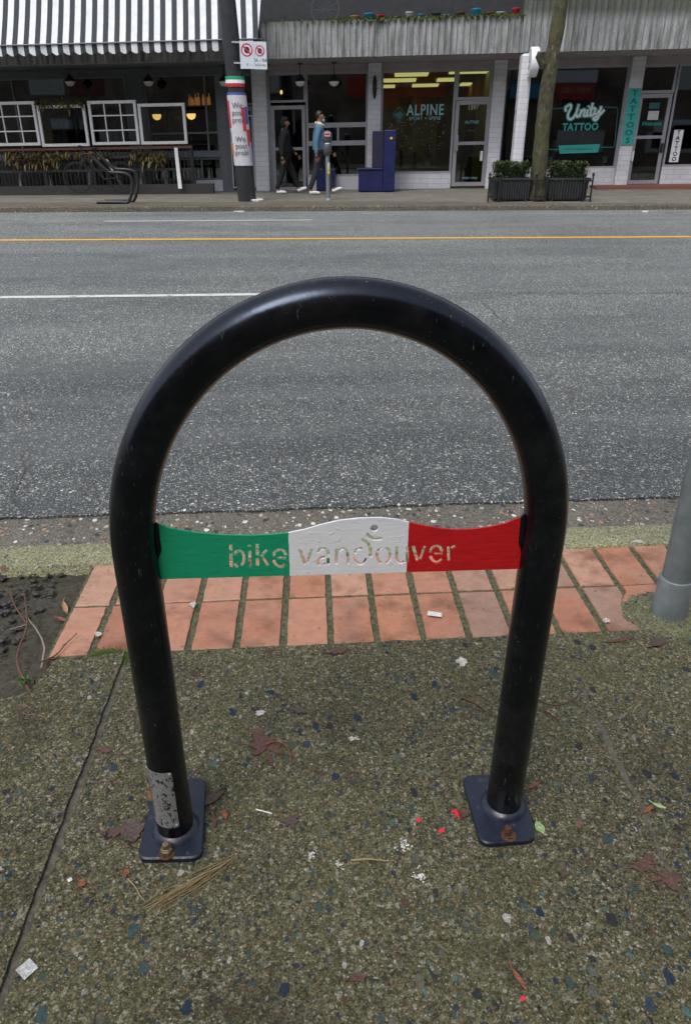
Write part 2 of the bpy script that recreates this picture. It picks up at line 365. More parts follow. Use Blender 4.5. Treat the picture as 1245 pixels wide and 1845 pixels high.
def tricolor():
    b = NB('tricolour_panel_paint'); co = b.coord(); x = b.n('ShaderNodeSeparateXYZ', {0: co}).outputs
    z = x[2]; wob = b.math('MULTIPLY_ADD', b.noise(co, 60, 3), .003, -.0015); xx = b.math('ADD', x[0], wob)
    brush = b.noise(b.mapping(co, (6, 1, 60)), 4, 5, .7)
    red = b.ramp(brush, [(.3, (.42, .004, .008)), (.7, (.62, .012, .018))])
    grn = b.ramp(brush, [(.3, (.004, .27, .13)), (.7, (.008, .34, .17))])
    wht = b.ramp(b.noise(co, 30, 4), [(.3, (.76, .79, .84)), (.7, (.82, .85, .9))])
    c = b.mix(b.math('GREATER_THAN', xx, XG), grn, wht); c = b.mix(b.math('GREATER_THAN', xx, XR), c, red)
    h = b.math('ADD', brush, b.math('MULTIPLY', b.noise(co, 70, 3), .6))
    h = b.math('ADD', h, b.math('MULTIPLY', b.ramp(b.noise(b.mapping(co, loc=(1, 2, 3)), 90, 3), [(.64, (0, 0, 0)), (.7, (1, 1, 1))]), .8))
    b.bsdf(c, .42, 0, b.bump(h, .0009, .55))
# rack plane: the arch leans a little to the camera
RL = Vector((-.2239, .9948, 0)); RR = Vector((.3991, .995, 0)); RC = (RL+RR)/2; LEAN = .02
def rackp(px, py, off=0.0):
    n = Vector((0, 1, LEAN)).normalized(); o = Vector((0, .9949, 0)) + n*off; d = ray(px, py)
    return EYE + d*((o-EYE).dot(n)/d.dot(n))
pan_c = rackp(620, 990)
XG = rackp(521, 995).x-pan_c.x; XR = rackp(734, 985).x-pan_c.x
tricolor()

simple('grey_galvanised', (.17, .2, .21), .5, .3, var=.2, sc=20, bump=.3)
simple('white_tile', (.62, .63, .67), .35, var=.06, sc=3)
def tile():
    b = NB('white_wall_tile'); co = b.coord()
    sx = b.n('ShaderNodeSeparateXYZ', {0: co}).outputs
    bt = b.n('ShaderNodeTexBrick', {'Vector': b.n('ShaderNodeCombineXYZ', {0: b.math('ADD', sx[0], sx[1]), 1: sx[2]}).outputs[0], 'Color1': col((.63, .64, .68)), 'Color2': col((.57, .58, .63)), 'Mortar': col((.44, .44, .47)), 'Scale': 1.0, 'Mortar Size': .006, 'Brick Width': .3, 'Row Height': .11})
    c = b.mix(b.ramp(b.noise(co, 3, 5), [(.4, (0, 0, 0)), (.75, (.35,)*3)]), bt.outputs[0], (.35, .33, .32))
    b.bsdf(c, .35, 0, b.bump(bt.outputs['Fac'], .004, -.6))
tile()
simple('mauve_stucco', (.32, .285, .29), .85, var=.15, sc=5, bump=.6, bsc=80)
simple('grey_stucco', (.11, .12, .13), .85, var=.15, sc=5, bump=.6, bsc=80)
def fluted():
    b = NB('weathered_fluted_concrete'); co = b.coord()
    st = b.noise(b.mapping(co, (1, 1, .12)), 9, 6, .7); n = b.noise(co, 45, 5, .7)
    c = b.ramp(st, [(.3, (.06, .065, .06)), (.5, (.24, .25, .25)), (.72, (.44, .45, .46))])
    c = b.mix(b.ramp(n, [(.5, (0, 0, 0)), (.7, (.7,)*3)]), c, (.09, .09, .075))
    z = b.n('ShaderNodeSeparateXYZ', {0: co}).outputs[2]
    gm = b.math('MULTIPLY', b.ramp(b.math('ADD', z, b.math('MULTIPLY', st, .35)), [(.75, (0, 0, 0)), (.95, (.75,)*3)]), 1.0)
    c = b.mix(gm, c, (.045, .05, .03))
    b.bsdf(c, .9, 0, b.bump(n, .01, .8))
fluted()
simple('aluminium_frame', (.34, .34, .37), .4, .25, var=.08, sc=4)
simple('white_frame_paint', (.7, .71, .72), .5, var=.08, sc=20, dirt=(.45, .43, .4))
simple('grey_frame_paint', (.15, .16, .18), .5, var=.1)
simple('dark_paint', (.018, .019, .022), .45, var=.3)
simple('black_iron', (.012, .013, .015), .4, var=.3, bump=.3)
simple('dark_plank', (.03, .028, .027), .7, var=.4, sc=20)
simple('red_brown_rail', (.1, .035, .028), .6, var=.3)
simple('navy_bench_paint', (.006, .010, .075), .4, var=.3, sc=6, dirt=(.012, .014, .05))
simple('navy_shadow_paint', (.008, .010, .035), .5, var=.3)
simple('planter_plastic', (.022, .024, .027), .55, var=.25)
simple('planter_shade_slats', (.03, .032, .035), .6)
def foliage(name, cols, rough=.55):
    b = NB(name); isl = b.n('ShaderNodeNewGeometry').outputs['Random Per Island']
    n = len(cols); b.bsdf(b.ramp(isl, [(i/(n-1), c) for i, c in enumerate(cols)]), rough)
foliage('hedge_leaves', [(.015, .028, .01), (.03, .055, .014), (.06, .09, .018), (.02, .035, .014), (.12, .14, .02)])
foliage('autumn_leaves', [(.12, .06, .015), (.08, .08, .02), (.17, .1, .02), (.05, .07, .018)])
foliage('crumb_mix', [(.06, .03, .02), (.12, .05, .025), (.04, .03, .025), (.2, .12, .06)], .8)
foliage('straw_mix', [(.1, .065, .03), (.3, .22, .11), (.2, .14, .06), (.38, .3, .17)], .8)
foliage('moss_green', [(.03, .055, .01), (.06, .1, .015), (.1, .13, .02)], .9)
foliage('rust_litter', [(.2, .06, .02), (.12, .035, .015), (.28, .11, .04)], .8)
foliage('grass_green', [(.05, .12, .015), (.09, .17, .02), (.03, .08, .012)], .6)
def barkm():
    b = NB('mossy_bark'); co = b.coord(); n = b.noise(b.mapping(co, (1, 1, .5)), 16, 6, .75); m = b.noise(co, 5, 5, .65)
    c = b.ramp(n, [(.35, (.016, .014, .01)), (.55, (.06, .052, .034)), (.72, (.17, .16, .12))])
    c = b.mix(b.ramp(m, [(.45, (0, 0, 0)), (.6, (.75,)*3)]), c, (.065, .07, .018))
    b.bsdf(c, .9, 0, b.bump(n, .02, .8))
barkm()
def glass(name, tint=(.55, .6, .6), extra=.045):
    b = NB(name); fz = b.n('ShaderNodeFresnel', {0: 1.5}).outputs[0]; f = b.math('ADD', fz, extra, clamp=True)
    t = b.n('ShaderNodeBsdfTransparent', {0: col(tint)}); g = b.n('ShaderNodeBsdfGlossy', {'Color': col((.9, .95, .95)), 'Roughness': .02})
    x = b.n('ShaderNodeMixShader', {0: f, 1: t.outputs[0], 2: g.outputs[0]}); b.t.links.new(x.outputs[0], b.out.inputs[0])
glass('shop_glass')
glass('thin_glass', (.85, .88, .88), .02)
def awn():
    b = NB('striped_awning_canvas'); co = b.coord(); x = b.n('ShaderNodeSeparateXYZ', {0: co}).outputs[0]
    f = b.math('GREATER_THAN', b.math('FRACT', b.math('MULTIPLY_ADD', x, 1/AWN_P, 100.30)), .53)
    n = b.noise(co, 6, 5, .6); c = b.mix(f, b.ramp(n, [(.3, (.52, .54, .57)), (.7, (.66, .67, .7))]), (.022, .028, .036))
    b.bsdf(c, .8, 0, b.bump(b.noise(co, 5, 2), .03, .3))
AWN_P = (fac(452, 60, -2.6)[0]-fac(25, 60, -2.6)[0])/20.75
awn()
for nm, c, rg in [('teal_paint', (.03, .36, .33), .5), ('teal_dark', (.012, .11, .12), .5), ('pale_cyan', (.2, .42, .45), .5), ('white_paint', (.75, .76, .78), .5), ('off_white', (.5, .5, .48), .6),
                  ('sign_red', (.5, .012, .03), .5), ('sign_black', (.012, .012, .014), .5), ('sign_white', (.55, .6, .66), .45), ('flag_green', (.01, .3, .16), .5), ('flag_red', (.5, .015, .02), .5),
                  ('poster_paper', (.5, .49, .53), .8), ('poster_red', (.5, .03, .05), .8), ('poster_blue', (.05, .09, .3), .8), ('poster_orange', (.6, .2, .05), .8), ('poster_lilac', (.38, .33, .55), .8),
                  ('denim', (.08, .17, .27), .9), ('dark_denim', (.02, .022, .03), .85), ('sherpa', (.6, .55, .45), .95), ('skin', (.3, .14, .085), .6), ('hoodie_black', (.008, .008, .01), .9), ('hair', (.012, .009, .008), .5), ('mask_blue', (.15, .45, .6), .7),
                  ('shoe_white', (.72, .73, .74), .6), ('meter_grey', (.06, .065, .075), .45), ('yellow_label', (.65, .42, .02), .5), ('interior_dark', (.07, .062, .055), .9), ('interior_brown', (.13, .06, .035), .8),
                  ('interior_olive', (.27, .25, .13), .9), ('interior_floor', (.05, .045, .04), .7), ('shelf_wood', (.12, .06, .03), .7), ('red_board', (.42, .03, .02), .6), ('back_wall_grey', (.08, .08, .085), .8),
                  ('brick_red', (.16, .06, .045), .85), ('dark_green_paint', (.02, .05, .03), .6), ('rubber', (.012, .012, .012), .8), ('red_lens', (.6, .02, .03), .3), ('paper_white', (.55, .55, .53), .9),
                  ('leaf_brown', (.085, .04, .028), .55), ('leaf_rust', (.2, .065, .025), .6), ('leaf_green', (.26, .36, .15), .6), ('leaf_purple', (.07, .045, .038), .55), ('leaf_tan', (.34, .2, .1), .7), ('straw', (.3, .22, .11), .8),
                  ('twig_brown', (.11, .05, .03), .8), ('twig_pale', (.25, .2, .15), .8), ('gum_white', (.42, .4, .36), .8), ('spot_red', (.6, .015, .03), .7), ('foil', (.4, .4, .4), .3), ('pot_blue', (.03, .25, .4), .5)]:
    if nm in LEAFY: simple(nm, c, rg, var=.45, sc=130, bump=1.0, bsc=170, dirt=tuple(x*.45 for x in c) if nm != 'paper_white' else None)
    else: simple(nm, c, rg, var=.15, sc=25)
emis('ceiling_panel_light', (1, .84, .28), .95); emis('warm_bulb', (1, .5, .12), 2.5); emis('bottle_glow', (1, .33, .05), .35)
b_ = NB('opal_globe'); b_.bsdf((.75, .75, .75), .3)

# ================================================================== SETTING
def ribbon(pts, wd, z):   # flat ribbon along ground points
    mb = MB(); P = [Vector(p).to_2d() for p in pts]; vs = []
    for i, p in enumerate(P):
        t = (P[min(i+1, len(P)-1)]-P[max(i-1, 0)]).normalized(); n = Vector((-t.y, t.x)); k = wd[i] if isinstance(wd, list) else wd
        vs += [(p.x+n.x*k/2, p.y+n.y*k/2, z), (p.x-n.x*k/2, p.y-n.y*k/2, z)]
    mb.add(vs, [(2*i, 2*i+2, 2*i+3, 2*i+1) for i in range(len(P)-1)]); return mb
def S_(o): return tag(o, kind='structure')
O0 = (0, 0, 0)
# underlying ground sheet
g = MB(); g.add([(-160, -160, -.32), (160, -160, -.32), (160, 160, -.32), (-160, 160, -.32)], [(0, 1, 2, 3)]); S_(obj('ground', g, 'soil', origin=O0))
# asphalt road with a ragged near edge that stands 15 mm proud of the gutter
xs = [-40]+[-3+i*.012 for i in range(560)]+[40]
rd = MB(); vs = []
EDGE0 = 2.555
for x in xs:
    e = EDGE0+.012*mnoise.noise(Vector((x*5, 0, 0)))+.008*mnoise.noise(Vector((x*22, 3, 0)))+.004*mnoise.noise(Vector((x*60, 5, 0))) - .012*max(-3, min(4, x))
    vs += [(x, e, ROADZ-.02), (x, e, ROADZ-.004), (x, e+.012, ROADZ), (x, KY+.02, ROADZ)]
n = len(xs); fs = []
for i in range(n-1):
    for k in range(3): fs.append((4*i+k, 4*i+4+k, 4*i+5+k, 4*i+1+k))
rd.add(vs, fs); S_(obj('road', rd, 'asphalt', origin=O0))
gt = MB(); gt.box(-40, 40, 2.05, 2.9, -.3, ROADZ-.014); S_(obj('gutter', gt, 'gutter_aggregate', origin=O0))
# near kerb with rounded lip
kb = MB(); prof = [(2.0, -.25), (2.0, .0)]+[(2.015, .003), (2.12, .002), (2.14, -.003), (2.155, -.014), (2.162, -.03), (2.17, -.2)]
kx = [-40]+[-3+i*.03 for i in range(230)]+[40]; vs = []
for x in kx:
    for j, (y, z) in enumerate(prof):
        k = 1 if j > 1 else 0
        vs.append((x, y-.012*max(-3, min(4, x))+.004*k*mnoise.noise(Vector((x*9, j, 0))), z+.003*k*mnoise.noise(Vector((x*14, j*2, 4)))))
m_ = len(prof); kb.add(vs, [(i*m_+j, i*m_+j+m_, i*m_+j+m_+1, i*m_+j+1) for i in range(len(kx)-1) for j in range(m_-1)], smooth=True)
S_(obj('kerb', kb, 'mossy_kerb_concrete', origin=O0))
# painted lines
def line(px0, px1, py0, py1, wd, name, mat, extend0=None, extend1=None):
    a = gnd(px0, py0, ROADZ); b = gnd(px1, py1, ROADZ); d = (b-a)
    if extend0: a = a-d.normalized()*extend0
    if extend1: b = b+d.normalized()*extend1
    S_(obj(name, ribbon([a, b], wd, ROADZ+.004), mat, origin=O0))
line(22, 450, 536, 531, .105, 'lane_line', 'white_road_paint', 12, .25)
line(22, 1222, 433, 427, .15, 'centre_line', 'yellow_road_paint', 20, 20)
line(188, 562, 399, 396.5, .1, 'lane_line', 'white_road_paint')
a = gnd(820, 528, ROADZ); b = gnd(1240, 529, ROADZ)
S_(obj('road_seam', ribbon([a+(b-a)*i/40+Vector((0, .012*mnoise.noise(Vector((i*.7, 0, 0))), 0)) for i in range(60)], .014, ROADZ+.003), 'joint_dirt', origin=O0))
cr = [(868, 545), (876, 552), (884, 560), (892, 566), (897, 575), (905, 580), (915, 592)]
cr2 = [gnd(x, y, ROADZ) for x, y in cr]; cr2 = smoothline(cr2, 6)
cr2 = [p+Vector((.03*mnoise.noise(p*9), .05*mnoise.noise(p*7+Vector((4, 4, 4))), 0)) for p in cr2]
S_(obj('road_crack', ribbon(cr2, [.006+.012*random.random() for _ in cr2], ROADZ+.003), 'joint_dirt', origin=O0))
for k, line_ in enumerate(([(24, 905), (40, 860), (52, 800)], [(1230, 640), (1120, 655), (1040, 700), (1000, 690)], [(560, 455), (700, 470), (860, 462), (905, 500)])):
    q = smoothline([gnd(x, y, ROADZ) for x, y in line_], 14); q = [p+Vector((.05*mnoise.noise(p*6), .07*mnoise.noise(p*5+Vector((4, k, 4))), 0)) for p in q]
    S_(obj('road_crack', ribbon(q, [.002+.006*max(0, .3+mnoise.noise(p*4)) for p in q], ROADZ+.003), 'joint_dirt', origin=O0))
# near sidewalk slabs: the joint runs from the bricks to the bottom left
j0 = gnd(228, 1185); j1 = gnd(24, 1735); jd = (j1-j0)
jp = [j0-jd*.02+jd*(i/60)*1.9 for i in range(61)]
def jit(p, k, s=1): return p+Vector((.003*mnoise.noise(p*16+Vector((k, 0, 0)))+.003*mnoise.noise(p*70+Vector((k, 9, 0))), 0, 0))
YB = 1.556
bl = lambda x: YB-.012*x       # near edge of the bricks
right = [jit(p, 3)+Vector((.009, 0, 0)) for p in jp]; left = [jit(p, 8)-Vector((.006, 0, 0)) for p in jp]
s1 = MB()
edge = [(x, bl(x)-.004+.006*mnoise.noise(Vector((x*20, 0, 1)))) for x in [right[0].x+i*.02 for i in range(0, 150)]]+[(12, 1.45)]
top = [(x, y, 0) for x, y in edge]; rr_ = [(p.x, p.y, 0) for p in right[1:]]
poly = top+[(12, -6, 0), (right[-1].x, -6, 0)]+rr_[::-1]
n = len(poly); s1.add(poly+[(x, y, -.1) for x, y, z in poly], [tuple(range(n))]+[(i, (i+1) % n, (i+1) % n+n, i+n) for i in range(n)])
so = obj('sidewalk', s1, 'sidewalk_aggregate', origin=O0); S_(so)
s2 = MB(); pit = [gnd(228, 1190), gnd(150, 1188), gnd(100, 1192), gnd(75, 1225), gnd(45, 1252), gnd(18, 1258), gnd(-60, 1262)]
pe = smoothline(pit[1:], 5); lt = [(p.x, p.y) for p in left]
poly = [(left[0].x, bl(left[0].x)-.004, .004)]+[(p.x+.008*mnoise.noise(p*20), p.y+.01*mnoise.noise(p*25), .004) for p in pe]+[(-12, pe[-1].y-.05, .004), (-12, -6, .004), (left[-1].x, -6, .004)]+[(x, y, .004) for x, y in lt[1:]][::-1]
n = len(poly); s2.add(poly+[(x, y, -.1) for x, y, z in poly], [tuple(range(n))]+[(i, (i+1) % n, (i+1) % n+n, i+n) for i in range(n)])
S_(obj('sidewalk', s2, 'sidewalk_aggregate', origin=O0))
jb = ribbon([jp[0]-jd*.02]+jp+[jp[-1]], .05, -.0035); S_(obj('pavement_joint', jb, 'joint_dirt', origin=O0))
# faint second joint at right
q = [gnd(1045, 1235), gnd(1080, 1310), gnd(1125, 1400), gnd(1160, 1470), gnd(1200, 1560), gnd(1250, 1660)]
q = smoothline(q, 8); q = [p+Vector((.006*mnoise.noise(p*20), 0, 0)) for p in q]
S_(obj('pavement_joint', ribbon(q, [.004+.011*max(0, mnoise.noise(p*11+Vector((5, 0, 0)))+.35) for p in q], .001), 'joint_dirt', origin=O0))
# brick strip: two rows with wide mortar joints, joints follow the photograph's bond
bs = MB(); BPX = [-1]
jx = [gnd(x, y) for x, y in [(128, 1107), (188, 1107), (268, 1105), (346, 1105), (424, 1105), (503, 1103), (581, 1100), (657, 1098), (734, 1093), (812, 1090), (893, 1085), (975, 1080)]]
pitch = (jx[-1].x-jx[1].x)/10
def jpos(k): return jx[1].x+pitch*(k-1)
left_e = -.665
mort = MB()
ymid = 1.777
cyl = gnd(1205, 1096); ringr = .125
rg = random.Random(3)
for k in range(0, 24):
    x0 = jpos(k)+.009; x1 = jpos(k+1)-.009
    if k == 0: x0 = jpos(0)+.02
    for row in range(2):
        ya, yb_ = (YB, ymid-.005) if row == 0 else (ymid+.005, 2.0)
        sk = .0
        zt = -.002+rg.uniform(-.0015, .0015)
        pts = []
        for (x, y) in ((x0, ya), (x1, ya), (x1, yb_), (x0, yb_)):
            pts.append(Vector((x+.045*(y-YB)+rg.uniform(-.0015, .0015), y-.012*x+rg.uniform(-.001, .001), 0)))
        # dense outline with slight wear; cut round the pole's ring
        outl = []
        for i in range(4):
            a_, b_2 = pts[i], pts[(i+1) % 4]; m2 = 12 if (b_2-a_).length > .12 else 6
            for t in range(m2):
                p = a_+(b_2-a_)*(t/m2); p = p+Vector((.0026*mnoise.noise(p*60), .0026*mnoise.noise(p*60+Vector((9, 0, 0))), 0)); outl.append(p)
        if any((p-Vector((cyl.x, cyl.y, 0))).length < ringr for p in outl):
            o2 = []
            for p in outl:
                d = p-Vector((cyl.x, cyl.y, 0))
                if d.length < ringr: p = Vector((cyl.x, cyl.y, 0))+d.normalized()*ringr
                o2.append(p)
            outl = o2
            if sum((outl[i].x*outl[(i+1) % len(outl)].y-outl[(i+1) % len(outl)].x*outl[i].y) for i in range(len(outl)))/2 < .004: continue
        cen = sum(outl, Vector())/len(outl)
        n = len(outl); inn = [cen+(p-cen)*.975 for p in outl]
        v_ = [Vector((p.x, p.y, -.05)) for p in outl]+[Vector((p.x, p.y, zt-.003)) for p in outl]+[Vector((p.x, p.y, zt)) for p in inn]
        bs.add(v_, [(i, (i+1) % n, (i+1) % n+n, i+n) for i in range(n)]+[(i+n, (i+1) % n+n, (i+1) % n+2*n, i+2*n) for i in range(n)]+[tuple(range(2*n, 3*n))])
S_(obj('brick_paving', bs, 'terracotta_brick', origin=O0))
mo = MB(); vs = []; NX, NY = 260, 50; XL = jpos(0)+.012
for j in range(NY+1):
    for i in range(NX+1):
        x = XL+i*(3.0)/NX; y = YB-.006+(2.01-YB)*j/NY; x += .045*(y-YB); y -= .012*x
        vs.append((x, y, -.008+.0025*mnoise.noise(Vector((x*60, y*60, 0)))))
mo.add(vs, [(j*(NX+1)+i, j*(NX+1)+i+1, (j+1)*(NX+1)+i+1, (j+1)*(NX+1)+i) for j in range(NY) for i in range(NX)], smooth=True)
S_(obj('paving_mortar', mo, 'sandy_mortar', origin=O0))
# planting pit soil left of the bricks
so_ = MB(); vs = []; NX, NY = 90, 70
for j in range(NY+1):
    for i in range(NX+1):
        x = -3.4+i*(2.85)/NX; y = 1.30+(2.03-1.30)*j/NY+.03
        h = -.035+.02*mnoise.noise(Vector((x*5, y*5, 0)))+.009*mnoise.noise(Vector((x*20, y*20, 3)))+.004*mnoise.noise(Vector((x*70, y*70, 3)))
        vs.append((x, y, h))
so_.add(vs, [(j*(NX+1)+i, j*(NX+1)+i+1, (j+1)*(NX+1)+i+1, (j+1)*(NX+1)+i) for j in range(NY) for i in range(NX)], smooth=True)
S_(obj('soil', so_, 'soil', origin=O0))
def pebble(mb, c, s, rg, m=0):
    bm = bmesh.new(); bmesh.ops.create_icosphere(bm, subdivisions=1, radius=1)
    rot = Matrix.Rotation(rg.uniform(0, 6.28), 3, 'Z'); sx, sy, sz = rg.uniform(.7, 1.2), rg.uniform(.5, .9), rg.uniform(.35, .6)
    k = rg.uniform(0, 99)
    vs = [rot @ Vector((q.co.x*sx, q.co.y*sy, q.co.z*sz))*s*(1+.25*mnoise.noise(q.co*1.3+Vector((k, 0, 0))))+Vector(c) for q in bm.verts]
    bm.verts.index_update(); mb.add(vs, [[q.index for q in f.verts] for f in bm.faces], m, False); bm.free()
gv = MB(); rg = random.Random(5)
for i in range(1300):
    x = rg.uniform(-1.6, -.6); y = min(2.0, max(1.4, rg.gauss(1.8, .13)))
    if x > -.70+.045*(y-YB)+.0 and y > 1.5: continue
    if rg.random() > .25 and y < 1.62: continue
    pebble(gv, (x, y, -.03+rg.uniform(-.004, .01)), rg.choice([.003, .004, .006, .009, .013])*rg.uniform(.8, 1.2), rg)
tag(obj('gravel', gv, 'dark_gravel', origin=O0), 'dark wet gravel scattered over the planting pit soil', 'gravel', kind='stuff')
# far kerb and far sidewalk
fk = MB(); fk.box(-40, 40, KY, KY+.17, -.3, .0, bev=.02); S_(obj('kerb', fk, 'far_kerb_concrete', origin=O0))
fs_ = MB(); vs = []; us = [-30+i for i in range(61)]
for u in us:
    p = F((u, .6, 0)); vs += [(p.x*0+u*math.cos(FA), KY+.17, -.004), (p.x, p.y, max(-.35, min(.4, FG*u))-.005)]
fs_.add(vs, [(2*i, 2*i+2, 2*i+3, 2*i+1) for i in range(60)]); S_(obj('sidewalk', fs_, 'far_sidewalk_concrete', origin=O0))
def walkz(x, y):
    u = x/math.cos(FA); yf = FY0+u*math.sin(FA); t = (y-KY-.17)/(yf+.6-KY-.17); return -.004+t*FG*u
# darker aggregate band behind the far kerb
bd = MB(); bd.add([(-30, KY+.16, .001), (30, KY+.16, .001), (30, KY+1.05, .012), (-30, KY+1.05, .002)], [(0, 1, 2, 3)]); S_(obj('boulevard_strip', bd, 'far_kerb_concrete', origin=O0))
# brick-red threshold in front of the tattoo shop
br = MB(); u0 = fac(1065, 338, -.3)[0]; br.box(u0, u0+6, -.75, .3, -.1, .02); S_(obj('shop_threshold', br, 'brick_red', T=F))

# ================================================================== BUILDINGS
DEEP = 8.5
rb = empty('shop_building', F((4.5, 0, 0)), 'long white tiled shop row under a fluted concrete balcony, right of the striped awning', 'building')
lb = empty('cafe_building', F((-4, 0, 0)), 'dark grey cafe front behind the patio, under the striped awning', 'building')
ZS = fac(700, 101, -1.6)[1]         # underside of the balcony
uA0, uA1 = fac(457, 230, -.25)[0], fac(482, 230, -.25)[0]
uB0, uB1 = fac(662, 230, -.2)[0], fac(685, 230, -.2)[0]
uC0, uC1 = fac(883, 220, -.2)[0], fac(905, 220, -.2)[0]
uD0, uD1 = fac(1123, 220, -.2)[0], fac(1146, 220, -.2)[0]
UR = 14.0; UL = -12.0
def fbox(name, u0, u1, v0, v1, z0, z1, mat, parent, bev=0.0):
    mb = MB(); mb.box(u0, u1, v0, v1, z0, z1, bev=bev); return obj(name, mb, mat, parent, T=F)
def flut(name, u0, u1, z0, z1, v, parent):
    mb = MB(); p = .135; n = int((u1-u0)/p); us_ = []
    for i in range(n+1):
        for k, (du, dv) in enumerate([(0, .0), (.045, -.035), (.085, -.035), (.115, .0)]):
            us_.append((u0+i*p+du+random.uniform(-.004, .004), v+dv+random.uniform(-.004, .004)))
    us_ = [q for q in us_ if q[0] < u1]; L = 8; vs = []
    for l in range(L+1):
        z = z0+(z1-z0)*l/L
        for (u, vv) in us_: vs.append((u, vv+.006*mnoise.noise(Vector((u*8, z*9, 0))), z))
    m_ = len(us_); mb.add(vs, [(l*m_+i, l*m_+i+1, (l+1)*m_+i+1, (l+1)*m_+i) for l in range(L) for i in range(m_-1)])
    mb.box(u0, u1, v+.012, v+.25, z0+.004, z1-.002); return obj(name, mb, 'weathered_fluted_concrete', parent, T=F)
ZF = fac(700, 34, -1.6)[1]
uJ1 = fac(685, 70, -1.6)[0]; uJ2 = fac(945, 60, -1.6)[0]; uJ0 = fac(468, 70, -1.6)[0]
flut('balcony_panel', uJ0, uJ1-.07, ZS, ZF, -1.6, rb); flut('balcony_panel', uJ1+.07, uJ2-.05, ZS, ZF, -1.6, rb); flut('balcony_panel', uJ2+.1, UR, ZS, ZF+.25, -1.6, rb)
fbox('panel_joint', uJ1-.07, uJ1+.07, -1.56, -1.4, ZS, ZF, 'weathered_fluted_concrete', rb); fbox('panel_joint', uJ2-.05, uJ2+.1, -1.64, -1.4, ZS, ZF+.3, 'weathered_fluted_concrete', rb)
flut('balcony_panel', UL, uJ0-.02, ZS, ZF, -1.6, lb)
fbox('soffit', uJ0, UR, -1.36, .2, ZS+.0, ZS+.14, 'mauve_stucco', rb); fbox('soffit', UL, uJ0-.02, -1.36, .2, ZS, ZS+.14, 'grey_stucco', lb)
ZH = fac(700, 127, 0)[1]
fbox('header', uA0, UR, -.05, .25, ZH, ZS-.003, 'mauve_stucco', rb); fbox('header', UL, uA0-.01, -.05, .25, ZH, ZS-.003, 'grey_stucco', lb)
fbox('upper_wall', UL, UR, .4, .7, ZS+.2, ZS+5, 'dark_paint', rb)
fbox('balcony_slab', UL, UR, -1.3, .4, ZS+.15, ZS+.3, 'mauve_stucco', rb)
for (a, b2, v0) in ((uA0, uA1, -.25), (uB0, uB1, -.2), (uC0, uC1, -.2), (uD0, uD1, -.2)):
    fbox('column', a, b2, v0, .2, -.2, ZS-.006, 'white_wall_tile', rb, .008)

def win(parent, u0, u1, z0, z1, v, name='window', fw=.05, mat='aluminium_frame', gl='shop_glass', bars=(), vb=()):
    w_ = empty(name, F(((u0+u1)/2, v, z0))); w_.parent = parent; w_.location = WORLD[w_.name]-WORLD[parent.name]
    mb = MB(); d = .04
    mb.box(u0, u0+fw, v-d, v+d, z0, z1); mb.box(u1-fw, u1, v-d, v+d, z0, z1)
    mb.box(u0+fw, u1-fw, v-d+.003, v+d, z0, z0+fw); mb.box(u0+fw, u1-fw, v-d+.003, v+d, z1-fw, z1)
    for zb in bars: mb.box(u0+fw, u1-fw, v-d+.006, v+d-.01, zb-fw*.4, zb+fw*.4)
    for ub in vb: mb.box(ub-fw*.4, ub+fw*.4, v-d+.009, v+d-.01, z0+fw, z1-fw)
    obj('frame', mb, mat, w_, T=F)
    pn = MB(); pn.box(u0+fw*.6, u1-fw*.6, v-.004, v+.004, z0+fw*.6, z1-fw*.6); obj('pane', pn, gl, w_, T=F); return w_
def onglass(parent, name, s, px, py, hpx, mat, v=-.012, **kw):
    u, z = fac(px, py, v); size = abs(fac(px, py-hpx/2, v)[1]-fac(px, py+hpx/2, v)[1])*1.38
    mb = textmesh(s, size, lambda x, y: (u+x, v, z+y), mat, name, parent, **kw)
    return obj(name, mb, mat, parent, T=F, fix=False)
# --- right building, bay 1: door + windows
zT = ZH
_, _, z0, z1 = fr(490, 553, 131, 187)
uM = fac(552, 230)[0]
win(rb, uA1, uM, z0+.03, zT, 0.02, 'transom_window')
d1 = win(rb, uA1+.06, uM-.02, fac(525, 345)[1]+.02, fac(525, 190)[1], .02, 'door', .085, bars=(fac(525, 268)[1],))
fbox('door_frame', uA1, uA1+.06, -.02, .1, -.1, z0+.03, 'aluminium_frame', rb)
_, _, zlo, _ = fr(556, 658, 130, 318)
zb1 = fac(605, 225)[1]; zb2 = fac(605, 258)[1]
win(rb, uM, uB0, zb1, zT, .02, bars=()); win(rb, uM, uB0, zb2, zb1-.002, .02, fw=.055, vb=(fac(609, 240)[0], fac(575, 240)[0])); win(rb, uM, uB0, zlo, zb2-.002, .02)
fbox('low_wall', uM+.02, uB0, -.02, .15, -.2, zlo, 'white_tile', rb)
# --- bay 2: window with the practice's lettering + door 1397
uN = fac(817, 230)[0]; zl2 = fac(750, 313)[1]
wa = win(rb, uB1, uN, zl2, zT, .02)
fbox('low_wall', uB1, uN, -.04, .15, -.2, zl2, 'white_wall_tile', rb)
uO = fac(880, 240)[0]; zd = fac(850, 180)[1]
win(rb, uN, uC0, zd, zT, .02, 'transom_window', .06)
da = win(rb, uN+.02, uO, fac(848, 335)[1], zd-.01, .02, 'door', .09, bars=(fac(850, 258)[1],))
def handle(dr, px, py0, py1, mat='white_frame_paint'):
    u, z = fac(px, (py0+py1)/2, -.08); z1_ = fac(px, py0, -.08)[1]; z0_ = fac(px, py1, -.08)[1]
    mb = MB(); mb.box(u-.03, u+.03, -.09, -.025, z0_, z1_, bev=.008); obj('handle', mb, mat, dr, T=F)
handle(da, 823, 243, 272, 'aluminium_frame'); handle(da, 867, 272, 290)
onglass(wa, 'lettering', 'ALPINE', 766, 199, 20, 'pale_cyan', bold=.006, sp=1.12, sx=.78)
